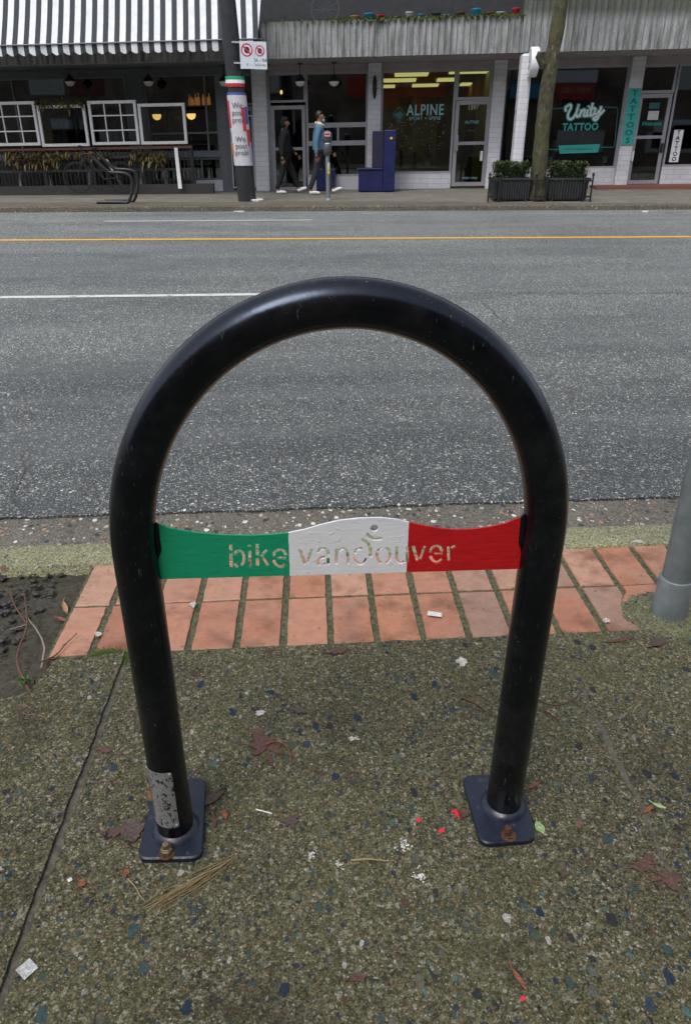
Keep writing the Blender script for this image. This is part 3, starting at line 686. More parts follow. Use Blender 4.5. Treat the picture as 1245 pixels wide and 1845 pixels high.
onglass(wa, 'lettering', 'SPORT + SPINE', 765, 213.5, 6.5, 'pale_cyan', sp=1.1)
u, z = fac(719, 206, -.012); k = abs(fac(719, 206)[1]-fac(719, 192)[1])
lg = MB()
def fv(p, v=-.012): return (p[0], v, p[1])
for pl in ([(u, z+k), (u+k, z), (u, z-k), (u-k, z)],):
    inn = [(u+(x-u)*.88, z+(y-z)*.88) for x, y in pl]
    lg.add([fv(q) for q in pl+inn], [(i, (i+1) % 4, (i+1) % 4+4, i+4) for i in range(4)])
lg.add([fv(q) for q in [(u-k*.72, z), (u-k*.3, z+k*.28), (u-k*.12, z+k*.18), (u+k*.1, z+k*.5), (u+k*.3, z+k*.22), (u+k*.72, z), (u, z-k*.72)]], [tuple(range(7))])
obj('logo', lg, 'teal_dark', wa, T=F, fix=False)
onglass(da, 'lettering', '1397', 852, 194, 8, 'off_white'); onglass(da, 'lettering', 'ALPINE', 850, 220, 6, 'pale_cyan', sp=1.1); onglass(da, 'lettering', '- - - -', 850, 235, 4, 'off_white')
onglass(da, 'lettering', 'SPORT + SPINE', 846, 321, 4, 'pale_cyan', sx=.8)
pm = MB(); rg = random.Random(4)
for i in range(70):
    px, py = rg.uniform(700, 800), rg.uniform(215, 270)
    uu, zz = fac(px, py, -.012); s_ = .012; s_ = .008; pm.add([(uu-s_, -.012, zz), (uu, -.012, zz-s_), (uu+s_, -.012, zz), (uu, -.012, zz+s_)], [(0, 1, 2, 3)])
tag(obj('snow_dots', pm, 'off_white', wa, T=F, fix=False), kind='stuff')
# --- bay 3: tattoo window
zl3 = fac(1010, 304)[1]; wu = win(rb, uC1, uD0, zl3, zT, .02, fw=.045)
fbox('low_wall', uC1, uD0, -.04, .15, -.2, zl3, 'white_wall_tile', rb)
def strokes(parent, name, lines, wpx, mat, v, mapf):
    mb = MB()
    for ln in lines:
        P = [mapf(p) for p in ln]; P = smoothline([Vector((x, y, 0)) for x, y in P], 5) if len(P) > 2 else [Vector((x, y, 0)) for x, y in P]
        for i in range(len(P)-1):
            a_, b2 = P[i], P[i+1]; t = (b2-a_); 
            if t.length < 1e-6: continue
            t = t.normalized(); nn = Vector((-t.y, t.x, 0))*wpx/2; ee = t*wpx*.25; vv = v-.0004*(i % 3)
            mb.add([(q.x, vv, q.y) for q in (a_-ee+nn, a_-ee-nn, b2+ee-nn, b2+ee+nn)], [(0, 1, 2, 3)])
    return obj(name, mb, mat, parent, T=F, fix=False)
cm = lambda p: fac(860+p[0]/3.365, 20+p[1]/3.365, -.012)
kpx = abs(cm((100, 100))[0]-cm((101, 100))[0])
UN = [[(535, 605), (533, 585), (560, 568), (565, 585), (548, 625), (552, 652), (575, 650), (600, 610), (612, 568), (598, 620), (605, 640), (620, 625)],
      [(628, 600), (618, 640)], [(624, 620), (640, 600), (650, 604), (643, 632), (655, 634)], [(668, 600), (660, 632), (672, 632)], [(673, 580), (674, 577)],
      [(697, 560), (683, 625), (690, 634), (702, 626)], [(680, 592), (708, 588)], [(715, 590), (708, 618), (720, 624), (735, 605)], [(748, 580), (732, 640), (715, 660), (702, 650), (740, 628), (765, 600)]]
strokes(wu, 'script_outline', UN, 24*kpx, 'teal_paint', -.011, cm); strokes(wu, 'script_lettering', UN, 12*kpx, 'white_paint', -.02, cm)
onglass(wu, 'lettering', 'TATTOO', 1045, 229, 13, 'teal_paint', bold=.008, sp=1.08, sx=.92)
strokes(wu, 'border_line', [[(525, 590), (445, 590)], [(445, 590), (433, 600)], [(433, 600), (418, 830)], [(418, 830), (425, 838)], [(425, 838), (495, 840)], [(770, 582), (845, 585)], [(845, 585), (850, 595)], [(850, 595), (830, 815)], [(830, 815), (820, 825)], [(820, 825), (740, 826)]], 6*kpx, 'teal_dark', -.012, cm)
bn_ = MB(); bn_.add([(cm(p)[0], -.016, cm(p)[1]) for p in [(490, 815), (742, 806), (728, 857), (497, 865)]], [(0, 1, 2, 3)]); obj('banner', bn_, 'teal_paint', wu, T=F, fix=False)
onglass(wu, 'lettering', 'www.unitytattoo.ca', 1042, 268, 5.5, 'teal_dark', v=-.02, sx=.95)
# --- bay 4: tattoo shop door and right hand window
uP = fac(1204, 220)[0]; zd3 = fac(1185, 168)[1]
win(rb, uD1, uP+.0, zd3, zT, .02, 'transom_window', .06)
dt = win(rb, uD1+.03, uP-.02, fac(1165, 331)[1], zd3-.01, .02, 'door', .085, bars=(fac(1170, 247)[1],))
handle(dt, 1139, 272, 290); handle(dt, 1192, 258, 275, 'sign_black')
zl4 = fac(1230, 300)[1]; wr = win(rb, uP+.02, uP+3.5, zl4, zT, .02)
fbox('low_wall', uP+.02, UR, -.04, .15, -.2, zl4, 'white_wall_tile', rb)
u0, u1, z0, z1 = fr(1168, 1187, 185, 196); q = MB(); q.box(u0, u1, -.03, -.026, z0, z1); obj('notice', q, 'teal_dark', dt, T=F)
u0, u1, z0, z1 = fr(1166, 1185, 200, 216); q = MB(); q.box(u0, u1, -.03, -.026, z0, z1); obj('notice', q, 'paper_white', dt, T=F)
onglass(dt, 'lettering', 'Welcome', 1173, 223, 8, 'teal_paint', v=-.03, shear=.3, sp=.9)
# --- left building: cafe windows
def lwin(x0, x1, y0, y1, **kw):
    u0, u1, z0, z1 = fr(x0, x1, y0, y1); return win(lb, u0, u1, z0, z1, .02, **kw)
zw1 = fac(130, 138)[1]; ua, ub = fac(30, 200)[0], fac(232, 200)[0]; uc, ud = fac(264, 200)[0], fac(394, 200)[0]
zs = fac(330, 276)[1]
win(lb, UL+.5, ub, zs, zw1, .02, fw=.05, mat='grey_frame_paint', vb=(ua,)); win(lb, uc, ud, zs, zw1, .02, fw=.05, mat='grey_frame_paint', bars=(fac(330, 240)[1],), vb=(fac(372, 200)[0],))
fbox('pilaster', ub, uc, -.08, .2, -.2, ZH, 'grey_stucco', lb)
fbox('sill', UL, ud, -.08, .1, zs-.1, zs, 'grey_frame_paint', lb)
win(lb, uc, ud, fac(330, 325)[1], zs-.105, .02, fw=.05, mat='grey_frame_paint', vb=(fac(365, 305)[0],)); fbox('low_wall', fac(352, 300)[0], ud, -.03, .15, -.3, fac(330, 325)[1]-.0, 'white_tile', lb); fbox('low_wall', UL, fac(352, 300)[0]-.002, -.03, .15, -.3, fac(330, 325)[1]-.0, 'dark_plank', lb)
fbox('low_wall', UL, ub, -.02, .16, fac(330, 325)[1], zs-.1, 'dark_plank', lb)
ue = fac(409, 230)[0]
fbox('door_frame', ud, ue, -.04, .1, -.2, ZH, 'grey_frame_paint', lb)
win(lb, ue, uA0, fac(435, 190)[1], ZH, .02, 'transom_window', .05, 'grey_frame_paint')
dc = win(lb, ue, uA0, fac(435, 350)[1], fac(435, 192)[1], .02, 'door', .1, 'grey_frame_paint', bars=(fac(435, 272)[1],))
mb = MB(); u0, u1, z0, z1 = fr(418, 459, 208, 338); 
for a_ in ((u0, u0+.02, z0, z1), (u1-.02, u1, z0, z1), (u0+.02, u1-.02, z0, z0+.02), (u0+.02, u1-.02, z1-.02, z1)): mb.box(a_[0], a_[1], -.06, -.045, a_[2], a_[3])
obj('door_bar', mb, 'white_frame_paint', dc, T=F)
# --- interiors
def room(parent, u0, u1, wall, floor='interior_floor', ceil='interior_dark'):
    mb = MB(); mb.box(u0+.01, u1-.01, DEEP, DEEP+.1, -.1, ZH+.1); mb.box(u0, u0+.06, .16, DEEP, -.1, ZH+.1); mb.box(u1-.06, u1, .16, DEEP, -.1, ZH+.1); obj('interior_wall', mb, wall, parent, T=F)
    mb = MB(); mb.box(u0+.07, u1-.07, .16, DEEP-.01, -.1, -.02); obj('interior_floor', mb, floor, parent, T=F)
    mb = MB(); mb.box(u0+.07, u1-.07, .26, DEEP-.01, ZH+.08, ZH+.14); obj('ceiling', mb, ceil, parent, T=F)
room(lb, UL, uA0-.06, 'interior_brown'); room(rb, uA0+.02, uB0+.12, 'interior_dark'); room(rb, uB0+.14, uC0+.1, 'interior_olive', ceil='interior_olive'); room(rb, uC0+.12, UR, 'interior_dark')
# yellow ceiling light panels
for (px, py, v, wd) in [(741, 134, 1.0, .8), (720, 145, 1.6, .85), (693, 156, 2.4, .6), (766, 154, 2.4, .75), (806, 144, 1.5, .55), (845, 129, .8, .9), (842, 152, 2.4, .4)]:
    v = min((abs(fac(px, py, q/10)[1]-(ZH+.05)), q/10) for q in range(3, 80))[1]
    u, z = fac(px, py, v); wd *= 1.1; cl = empty('ceiling_light', F((u, v, ZH+.05)), None); cl.parent = rb; cl.location = WORLD[cl.name]-WORLD[rb.name]
    mb = MB(); mb.box(u-wd/2, u+wd/2, v-.45, v+.45, ZH+.03, ZH+.07); obj('light_panel', mb, 'ceiling_panel_light', cl, T=F)
# counter, shelves, partitions inside
def inner(parent, name, px0, px1, py0, py1, v, dep, mat):
    u0, u1, z0, z1 = fr(px0, px1, py0, py1, v); mb = MB(); mb.box(u0, u1, v, v+dep, max(-.02, z0), z1); return obj(name, mb, mat, parent, T=F)
inner(rb, 'interior_partition', 785, 812, 200, 345, 2.6, .1, 'back_wall_grey'); inner(rb, 'interior_partition', 735, 741, 160, 205, 2.0, .05, 'shelf_wood')
inner(rb, 'interior_partition', 835, 852, 200, 345, 2.4, .1, 'back_wall_grey')
inner(rb, 'counter', 1160, 1200, 252, 345, 1.4, .6, 'interior_brown'); inner(rb, 'counter', 500, 545, 265, 345, 2.4, .6, 'interior_dark')
inner(rb, 'picture', 516, 526, 203, 220, 2.6, .04, 'off_white')
sh = inner(lb, 'shelf', 300, 392, 190, 193, 2.8, .3, 'shelf_wood'); inner(lb, 'shelf', 265, 392, 205, 262, 3.4, .1, 'shelf_wood'); inner(lb, 'shelf', 40, 222, 205, 262, 3.4, .1, 'interior_dark')
mb = MB(); rg = random.Random(9)
for i in range(14):
    u, z = fac(343+i*2.7, 191, 2.9); h = rg.uniform(.2, .36)
    if rg.random() < .2: continue
    mb.lathe((u, 2.9, z+.01), [(.035, 0), (.035, h*.6), (.012, h*.75), (.012, h)], 8)
obj('bottle_row', mb, 'bottle_glow', lb, T=F)
inner(lb, 'menu_screen', 374, 393, 219, 240, .6, .03, 'pot_blue')
for (px, py, v) in [(283, 209, 1.6), (345, 208, 1.4)]:
    u, z = fac(px, py, v); lp = empty('hanging_lamp', F((u, v, z)), 'amber dome lamp glowing inside the cafe, '+('left one' if px < 300 else 'right one'), 'lamp', 'amber lamps inside the cafe')
    mb = MB(); mb.lathe((u, v, z-.1), [(.02, 0), (.085, .03), (.115, .08), (.12, .14)], 14); obj('bulb', mb, 'warm_bulb', lp, T=F)
    mb = MB(); mb.lathe((u, v, z+.04), [(.13, 0), (.12, .03), (.03, .07)], 14); mb.tube([(u, v, z+.1), (u, v, ZH+.07)], .008, 6); obj('shade', mb, 'black_iron', lp, T=F)
for (px, py, v) in [(395+400*0, 0, 0)]: pass
u, z = fac(507, 167, 1.5); mb = MB(); mb.lathe((u, 1.5, z-.04), [(.01, 0), (.035, .03), (.03, .08), (.01, .1)], 8); tag(obj('light_bulb', mb, 'warm_bulb', T=F), 'small amber bulb glowing behind the transom above the door', 'light bulb')
rg = random.Random(77)
for parent_, lo_, hi_, n_, mats_ in ((lb, 45, 380, 16, ('shelf_wood', 'off_white', 'interior_brown', 'back_wall_grey', 'leaf_tan')), (rb, 500, 655, 9, ('off_white', 'shelf_wood', 'back_wall_grey')), (rb, 700, 870, 7, ('off_white', 'shelf_wood', 'back_wall_grey', 'leaf_tan')), (rb, 925, 1120, 12, ('back_wall_grey', 'shelf_wood', 'off_white', 'leaf_rust')), (rb, 1165, 1225, 3, ('interior_brown', 'leaf_rust'))):
    for i in range(n_):
        px = rg.uniform(lo_, hi_); py = rg.uniform(165, 300); v_ = rg.uniform(1.5, 5); w2 = rg.uniform(2, 11); h2 = rg.uniform(3, 16)
        inner(parent_, 'wall_picture' if py < 230 else 'cabinet', px, px+w2, py, py+h2 if py < 230 else 340, v_, rg.uniform(.05, .4), rg.choice(mats_))
# window plants and pots in the practice window
def leafblade(mb, c, d, L, wd, droop=.5, n=5, m=0):
    d = Vector(d).normalized(); s = d.cross(Vector((0, 0, 1)));
    if s.length < .05: s = Vector((1, 0, 0))
    s.normalize(); vs = []
    for i in range(n+1):
        t = i/n; p = Vector(c)+d*L*t+Vector((0, 0, -droop*L*t*t)); w_ = wd*math.sin(math.pi*min(.97, t*.9+.08)); vs += [p+s*w_/2, p-s*w_/2]
    mb.add(vs, [(2*i, 2*i+2, 2*i+3, 2*i+1) for i in range(n)], m)
def potplant(px, py, v, h, label, pot='off_white', group='plants behind the shop windows', potc=True, n=26, spread=.25):
    u, z = fac(px, py, v); e = empty('potted_plant', F((u, v, z)), label, 'plant', group)
    mb = MB(); mb.lathe((u, v, z), [(.05, 0), (.07, .14), (.065, .14), (.06, .12)], 14); obj('pot', mb, pot, e, T=F)
    rg = random.Random(int(px)); mb = MB()
    for i in range(n):
        a_ = rg.uniform(0, 6.28); leafblade(mb, (u, v, z+.12+rg.uniform(0, h*.5)), (math.cos(a_), math.sin(a_)*.6, rg.uniform(.3, 1.6)), rg.uniform(.6, 1)*h*.6, .09*h/.5, .5)
    obj('leaves', mb, 'hedge_leaves', e, T=F)
mb = MB(); u0, z = fac(715, 304, .3); u1 = fac(790, 304, .3)[0]; mb.box(u0, u1, .22, .5, z-.04, z); 
for q_ in (u0+.03, u1-.08): mb.box(q_, q_+.05, .25, .3, -.02, z-.042)
tag(obj('side_table', mb, 'shelf_wood', T=F), 'low wooden bench with plants behind the lettered window', 'table')
potplant(769, 302, .36, .7, 'tall leafy plant in pale pot behind the lettered window'); potplant(757, 303, .42, .28, 'small plant in pale blue cup beside the tall potted plant', 'pale_cyan')
potplant(722, 302, .4, .55, 'leafy plant in dark pot at the left end of the lettered window', 'leaf_brown'); potplant(745, 303, .3, .45, 'leafy plant in dark pot at the middle of the lettered window', 'planter_plastic')
potplant(1088, 293, .15, .2, 'small plant in white pot at the right end of the teal lettered window', 'white_paint'); potplant(991, 293, .15, .25, 'small plant in white pot behind the tree in the teal lettered window', 'white_paint')
# --- awning over the patio
aw = empty('awning', F((-3.5, -2.6, 3.0)), 'black and white striped canvas awning with scalloped edge', 'awning')
zv = fac(240, 76, -2.6)[1]; zb_ = fac(240, 95, -2.6)[1]; uE = fac(468, 60, -2.3)[0]; uS = uE-AWN_P*34
ztop = zv+1.3
mb = MB(); vs = []; nu = 34*8
for i in range(nu+1):
    u = uS+(uE-uS)*i/nu
    for k in range(7):
        t = k/6; vs.append((u, -2.6+1.0*t, zv+(ztop-zv)*t-.05*math.sin(math.pi*t)))
mb.add(vs, [(i*7+k, i*7+7+k, i*7+8+k, i*7+1+k) for i in range(nu) for k in range(6)], smooth=True)
org = F((uS, -2.6, zv))
obj('canopy', mb, 'striped_awning_canvas', aw, T=F, origin=org)
mb = MB(); vs = []
for i in range(nu+1):
    u = uS+(uE-uS)*i/nu; ph = (i % 8)/8; sc_ = abs(math.sin(math.pi*((i/8)+.15)))
    for k in range(4):
        t = k/3; vs.append((u, -2.6-.02*math.sin(i*.35)*t, zv-.003-(zv-zb_-.05+.06*sc_)*t))
mb.add(vs, [(i*4+k, i*4+4+k, i*4+5+k, i*4+1+k) for i in range(nu) for k in range(3)]); obj('valance', mb, 'striped_awning_canvas', aw, T=F, origin=org)
mb = MB(); mb.tube([(uS, -2.62, zv), (uE, -2.62, zv)], .014, 8); obj('front_bar', mb, 'grey_frame_paint', aw, T=F)
for u in (uE-.01, uS+.01): obj('side_arm', MB().tube([(u, -2.6, zv), (u, -1.62, ZF-.3)], .012, 8), 'grey_frame_paint', aw, T=F)
# --- pendant globe lamps under the balcony
def pendant(px, py, v, label):
    u, z = fac(px, py, v); e = empty('pendant_lamp', F((u, v, z)), label, 'lamp', 'globe lamps hanging under the balcony')
    mb = MB(); mb.lathe((u, v, z-.1), [(.02, 0), (.075, .02), (.11, .065), (.122, .1)], 18); obj('globe', mb, 'opal_globe', e, T=F)
    mb = MB(); mb.lathe((u, v, z), [(.128, 0), (.118, .04), (.09, .08), (.03, .12), (.02, .15)], 18); obj('shade', mb, 'black_iron', e, T=F)
    mb = MB(); mb.tube([(u, v, z+.14), (u, v, ZS-.002)], .009, 6); mb.lathe((u, v, ZS-.04), [(.05, 0), (.06, .035)], 12); obj('stem', mb, 'black_iron', e, T=F)
for px, lbl in ((127, 'globe lamp at the far left above the white window frames'), (268, 'globe lamp above the fourth white window frame'), (404, 'globe lamp just left of the poster pole'), (541, 'globe lamp above the cafe glass door'), (602, 'globe lamp above the walking man')):
    pendant(px, 147, -.55, lbl)
# --- signs on the columns
mb = MB(); u, z = fac(675, 157, -.24); mb.lathe((u, -.205, z), [(.001, -.03), (.05, -.03), (.05, .0)], 20, axis=Vector((0, 1, 0)))
mb.v = [Vector((p.x, p.y, z+(p.z-z)*5.0)) for p in mb.v]; tag(obj('wall_sign', mb, 'sign_black', T=F), 'narrow black oval plaque on the white column between the shops', 'sign')
sg = empty('vertical_sign', F((uD0, -.25, fac(1128, 262, -.24)[1])), 'tall teal sign with dark block letters on the white column', 'sign')
zt_, zb3 = fac(1146, 159, -.24)[1], fac(1128, 261, -.24)[1]; mb = MB(); mb.box(uD0+.01, uD1-.01, -.235, -.206, zb3, zt_); obj('board', mb, 'teal_paint', sg, T=F)
for i, ch in enumerate('TATTOOS'):
    zc = zt_-(i+.6)*(zt_-zb3)/7.15; uc_ = (uD0+uD1)/2
    t_ = textmesh(ch, .165, lambda x, y: (uc_+x, -.239, zc+y), 'sign_black', 'letter', sg, bold=.006, sx=1.35); obj('letter', t_, 'teal_dark', sg, T=F, fix=False)
u0, u1, z0, z1 = fr(1209, 1226, 234, 292, -.05); sg = empty('window_sign', F((u0, -.06, z0)), 'narrow white sign with black vertical letters at the right edge', 'sign')
mb = MB(); mb.box(u0, u0+.22, -.07, -.05, z0, z1); obj('board', mb, 'white_paint', sg, T=F)
for i, ch in enumerate('TATTOO'):
    zc = z1-(i+.55)*(z1-z0)/6.1; t_ = textmesh(ch, .13, lambda x, y: (u0+.11+x, -.074, zc+y), 'sign_black', 'letter', sg, bold=.004); obj('letter', t_, 'sign_black', sg, T=F, fix=False)
# --- free standing white pillar with the round blade sign
VP = -2.05
uq0, uq1 = fac(932, 190, VP)[0], fac(952, 190, VP)[0]; zt2 = fac(942, 96, VP)[1]; dep = .38
pl = empty('sign_pillar', F(((uq0+uq1)/2, VP, 0)), 'white tiled pillar with rounded top standing behind the left hedge box', 'pillar')
mb = MB(); mb.box(uq0, uq1, VP, VP+dep, -.1, zt2, bev=.05); obj('shaft', mb, 'white_wall_tile', pl, T=F)
for (dz, hh, s_) in ((1.05, .1, 'A'), (.95, .05, '----'), (.80, .1, '1390'), (.66, .05, '-----'), (.42, .06, 'SPA')):
    zc = zt2-1.9+dz; t_ = textmesh(s_, hh*1.1, lambda x, y: (uq0-.004, VP+dep/2-x, zc+y), 'grey_frame_paint', 'lettering', pl, sx=1.3); obj('lettering', t_, 'grey_frame_paint', pl, T=F, fix=False)
bs2 = empty('blade_sign', F((uq1, VP-.1, zt2-.1)), 'round white blade sign fixed high on the white pillar', 'sign')
u, z = fac(961, 111, VP-.25); rad_ = abs(fac(961, 83, VP-.25)[1]-fac(961, 111, VP-.25)[1])
mb = MB(); mb.lathe((u-.07, VP-.12, z), [(rad_*.97, 0), (rad_, .02), (rad_, .15), (rad_*.97, .17)], 40, axis=Vector((1, 0, 0))); obj('disc', mb, 'white_paint', bs2, T=F)
mb = MB()
for rr2 in (.84, .5):
    vs = []
    for k in range(41):
        a_ = 2*math.pi*k/40
        for r3 in (rad_*rr2, rad_*(rr2-.05)): vs.append((u-.074, VP-.12+r3*math.cos(a_), z+r3*math.sin(a_)))
    mb.add(vs, [(2*i, 2*i+2, 2*i+3, 2*i+1) for i in range(40)])
for r3 in ((-.05, .05, -.6, .6), (-.3, .3, .0, .09), (-.2, .2, -.3, -.22)): mb.add([(u-.074, VP-.12+r3[i]*rad_, z+r3[j]*rad_) for i, j in ((0, 2), (1, 2), (1, 3), (0, 3))], [(0, 1, 2, 3)])
obj('emblem', mb, 'meter_grey', bs2, T=F, fix=False)
mb = MB(); mb.box(uq1-.03, u+.02, VP+.0, VP+.1, z-.18, z-.12); obj('bracket', mb, 'white_paint', bs2, T=F)
# --- moss and things on the balcony
mb = MB(); rg = random.Random(2)
for i in range(2600):
    u = rg.uniform(uJ0+1.5, uJ2) if rg.random() < .85 else rg.uniform(uJ0, uJ2); leafblade(mb, (u, -1.6+rg.uniform(-.03, .2), ZF-.02+rg.uniform(0, .06)), (rg.uniform(-1, 1), rg.uniform(-1, 0), rg.uniform(-.4, 1)), .07, .035, .6, 2)
tag(obj('moss', mb, 'moss_green', T=F), 'green moss growing along the top of the concrete balcony', 'moss', kind='stuff')
cw_ = ['poster_orange', 'pot_blue', 'flag_red', 'leaf_tan', 'off_white', 'pot_blue', 'dark_green_paint', 'poster_lilac', 'shelf_wood', 'pot_blue', 'leaf_rust', 'off_white', 'poster_red']
nmC = ['orange', 'blue', 'red', 'tan', 'white', 'blue', 'dark green', 'lilac', 'brown', 'blue', 'rust coloured', 'white', 'crimson']
OT = ['first', 'second', 'third', 'fourth', 'fifth', 'sixth', 'seventh', 'eighth', 'ninth', 'tenth', 'eleventh', 'twelfth', 'thirteenth']
for i, cn in enumerate(cw_):
    px = 640+i*24+rg.uniform(-5, 5); u, z = fac(px, 22, -1.2); h = rg.uniform(.08, .2)
    mb = MB(); r3 = rg.uniform(.07, .12); mb.lathe((u, -1.2, ZS+.3), [(r3*.7, 0), (r3, (ZF-ZS-.3)+h*.8), (r3*1.1, (ZF-ZS-.3)+h*.82), (r3*1.1, (ZF-ZS-.3)+h)], 14)
    tag(obj('plant_pot', mb, cn, T=F), nmC[i]+' pot on the balcony edge, '+OT[i]+' from the left of its row', 'pot', 'coloured pots along the balcony')
u, z = fac(586, 14, -1.45); mb = MB(); mb.tube([(u+.3*math.cos(k*math.pi/16), -1.42, ZF+.22+.3*math.sin(k*math.pi/16)) for k in range(32)], .014, 8, closed=True); whl = obj('spoked_hoop', mb, 'meter_grey', T=F)
tag(whl, 'grey bicycle wheel leaning behind the balcony edge', 'wheel')
mb = MB()
for k in range(14): mb.tube([(u, -1.42, ZF+.22), (u+.29*math.cos(k*.449), -1.42, ZF+.22+.29*math.sin(k*.449))], .004, 4)
obj('spokes', mb, 'meter_grey', whl, T=F)

# ================================================================== PATIO
VPt = -1.15
def patio_frame(x0, x1, y0, y1, muntin, label):
    u0, u1, z0, z1 = fr(x0, x1, y0, y1, VPt); e = empty('old_window_frame', F(((u0+u1)/2, VPt, z0)), label, 'window frame', 'old white window frames above the patio rail')
    mb = MB(); fw = .065
    for b_ in ((u0, u0+fw, z0, z1), (u1-fw, u1, z0, z1), (u0+fw, u1-fw, z0, z0+fw), (u0+fw, u1-fw, z1-fw, z1)): mb.box(b_[0], b_[1], VPt-.03, VPt+.03, b_[2], b_[3], bev=.006)
    obj('frame', mb, 'white_frame_paint', e, T=F)
    if muntin:
        mb = MB()
        for k in (1, 2):
            u = u0+(u1-u0)*k/3; z = z0+(z1-z0)*k/3; mb.box(u-.013, u+.013, VPt-.018, VPt+.018, z0+fw, z1-fw); mb.box(u0+fw, u1-fw, VPt-.022, VPt+.014, z-.013, z+.013)
        obj('glazing_bars', mb, 'white_frame_paint', e, T=F)
    mb = MB(); mb.box(u0+fw*.6, u1-fw*.6, VPt-.003, VPt+.003, z0+fw*.6, z1-fw*.6); obj('pane', mb, 'thin_glass', e, T=F)
patio_frame(-22, 69, 183, 263, True, 'nine pane white window frame cut by the left edge, above the patio rail')
patio_frame(72, 158, 189, 264, False, 'plain white window frame between the two nine pane frames')
patio_frame(163, 249, 181, 261, True, 'nine pane white window frame between the two plain frames')
patio_frame(252, 336, 186, 260, False, 'plain white window frame at the right end of the patio rail')
fence = empty('patio_railing', F((-5, VPt, 0)), 'dark patio railing with thin balusters below the white window frames', 'railing')
ur = fac(347, 300, VPt)[0]; zr = fac(200, 266, VPt)[1]; zm = fac(200, 307, VPt)[1]; zk = fac(200, 333, VPt)[1]
fbox('top_rail', UL, ur+.04, VPt-.06, VPt+.06, zr-.04, zr+.015, 'red_brown_rail', fence)
fbox('mid_rail', UL, ur, VPt-.03, VPt+.03, zm-.02, zm+.03, 'dark_plank', fence); fbox('upper_rail', UL, ur, VPt-.032, VPt+.028, fac(200, 283, VPt)[1]-.02, fac(200, 283, VPt)[1]+.02, 'dark_plank', fence)
fbox('base_plank', UL, ur+.5, VPt-.09, VPt+.05, -.2, zk, 'dark_plank', fence)
for k in range(8):
    u = ur-k*1.22
    mb = MB(); mb.box(u-.04, u+.04, VPt-.036, VPt+.036, zk, zr-.045); obj('post', mb, 'black_iron', fence, T=F)
for k in range(80):
    u = ur-.09-k*.098
    mb = MB(); mb.box(u-.011, u+.011, VPt-.012, VPt+.012, zk, zr-.045); obj('baluster', mb, 'black_iron', fence, T=F)
# white leaning board in front of the rail
u0, z0 = fac(325, 340, VPt-.25); u1, z1 = fac(317, 266, VPt-.15)
mb = MB(); mb.v = []; mb.add([(u0-.045, VPt-.25, z0), (u0+.045, VPt-.25, z0), (u0+.045, VPt-.22, z0), (u0-.045, VPt-.22, z0), (u1-.04, VPt-.15, z1), (u1+.04, VPt-.15, z1), (u1+.04, VPt-.12, z1), (u1-.04, VPt-.12, z1)], [(0, 3, 2, 1), (4, 5, 6, 7), (0, 1, 5, 4), (1, 2, 6, 5), (2, 3, 7, 6), (3, 0, 4, 7)])
tag(obj('white_post', mb, 'white_frame_paint', T=F), 'slim white post leaning on the patio rail under the rightmost frame', 'post')
def ivy(px0, px1, py0, py1, n, label, seed, mat='autumn_leaves'):
    mb = MB(); rg = random.Random(seed)
    for i in range(n):
        u, z = fac(rg.uniform(px0, px1), rg.triangular(py0, py1, py0), VPt-.05); leafblade(mb, (u, VPt+rg.uniform(-.16, .0), z), (rg.uniform(-1, 1), rg.uniform(-1, .2), rg.uniform(-1, .6)), rg.uniform(.08, .16), .045, .5, 3)
    tag(obj('trailing_plant', mb, mat, T=F), label, 'plant', 'trailing plants on the patio rail')
ivy(10, 115, 272, 300, 330, 'russet trailing plant spilling over the left of the patio rail', 1); ivy(232, 300, 274, 296, 170, 'yellow green trailing plant on the rail under the rightmost frame', 2, 'autumn_leaves'); ivy(120, 200, 272, 286, 110, 'sparse trailing plant in the middle of the patio rail', 3); ivy(66, 150, 180, 195, 90, 'thin vine over the top of the plain left window frame', 5)
def trestle(px, label, w_=.5):
    u, z = fac(px, 300, -.75); e = empty('patio_table', F((u, -.75, 0)), label, 'table', 'patio tables behind the railing')
    mb = MB(); mb.box(u-w_, u+w_, -1.0, -.5, .68, .72); obj('tabletop', mb, 'shelf_wood', e, T=F)
    for s_ in (-1, 1):
        mb = MB(); mb.add([(u+s_*w_*.9-.035, -.78, 0), (u+s_*w_*.9+.035, -.78, 0), (u+s_*w_*.6+.035, -.78, .68), (u+s_*w_*.6-.035, -.78, .68), (u+s_*w_*.9-.035, -.72, 0), (u+s_*w_*.9+.035, -.72, 0), (u+s_*w_*.6+.035, -.72, .68), (u+s_*w_*.6-.035, -.72, .68)], [(0, 1, 2, 3), (7, 6, 5, 4), (0, 4, 5, 1), (1, 5, 6, 2), (2, 6, 7, 3), (3, 7, 4, 0)])
        obj('leg', mb, 'off_white', e, T=F)
trestle(60, 'patio table behind the left end of the railing'); trestle(185, 'patio table behind the parked bicycle'); trestle(275, 'patio table behind the right end of the railing', .4)

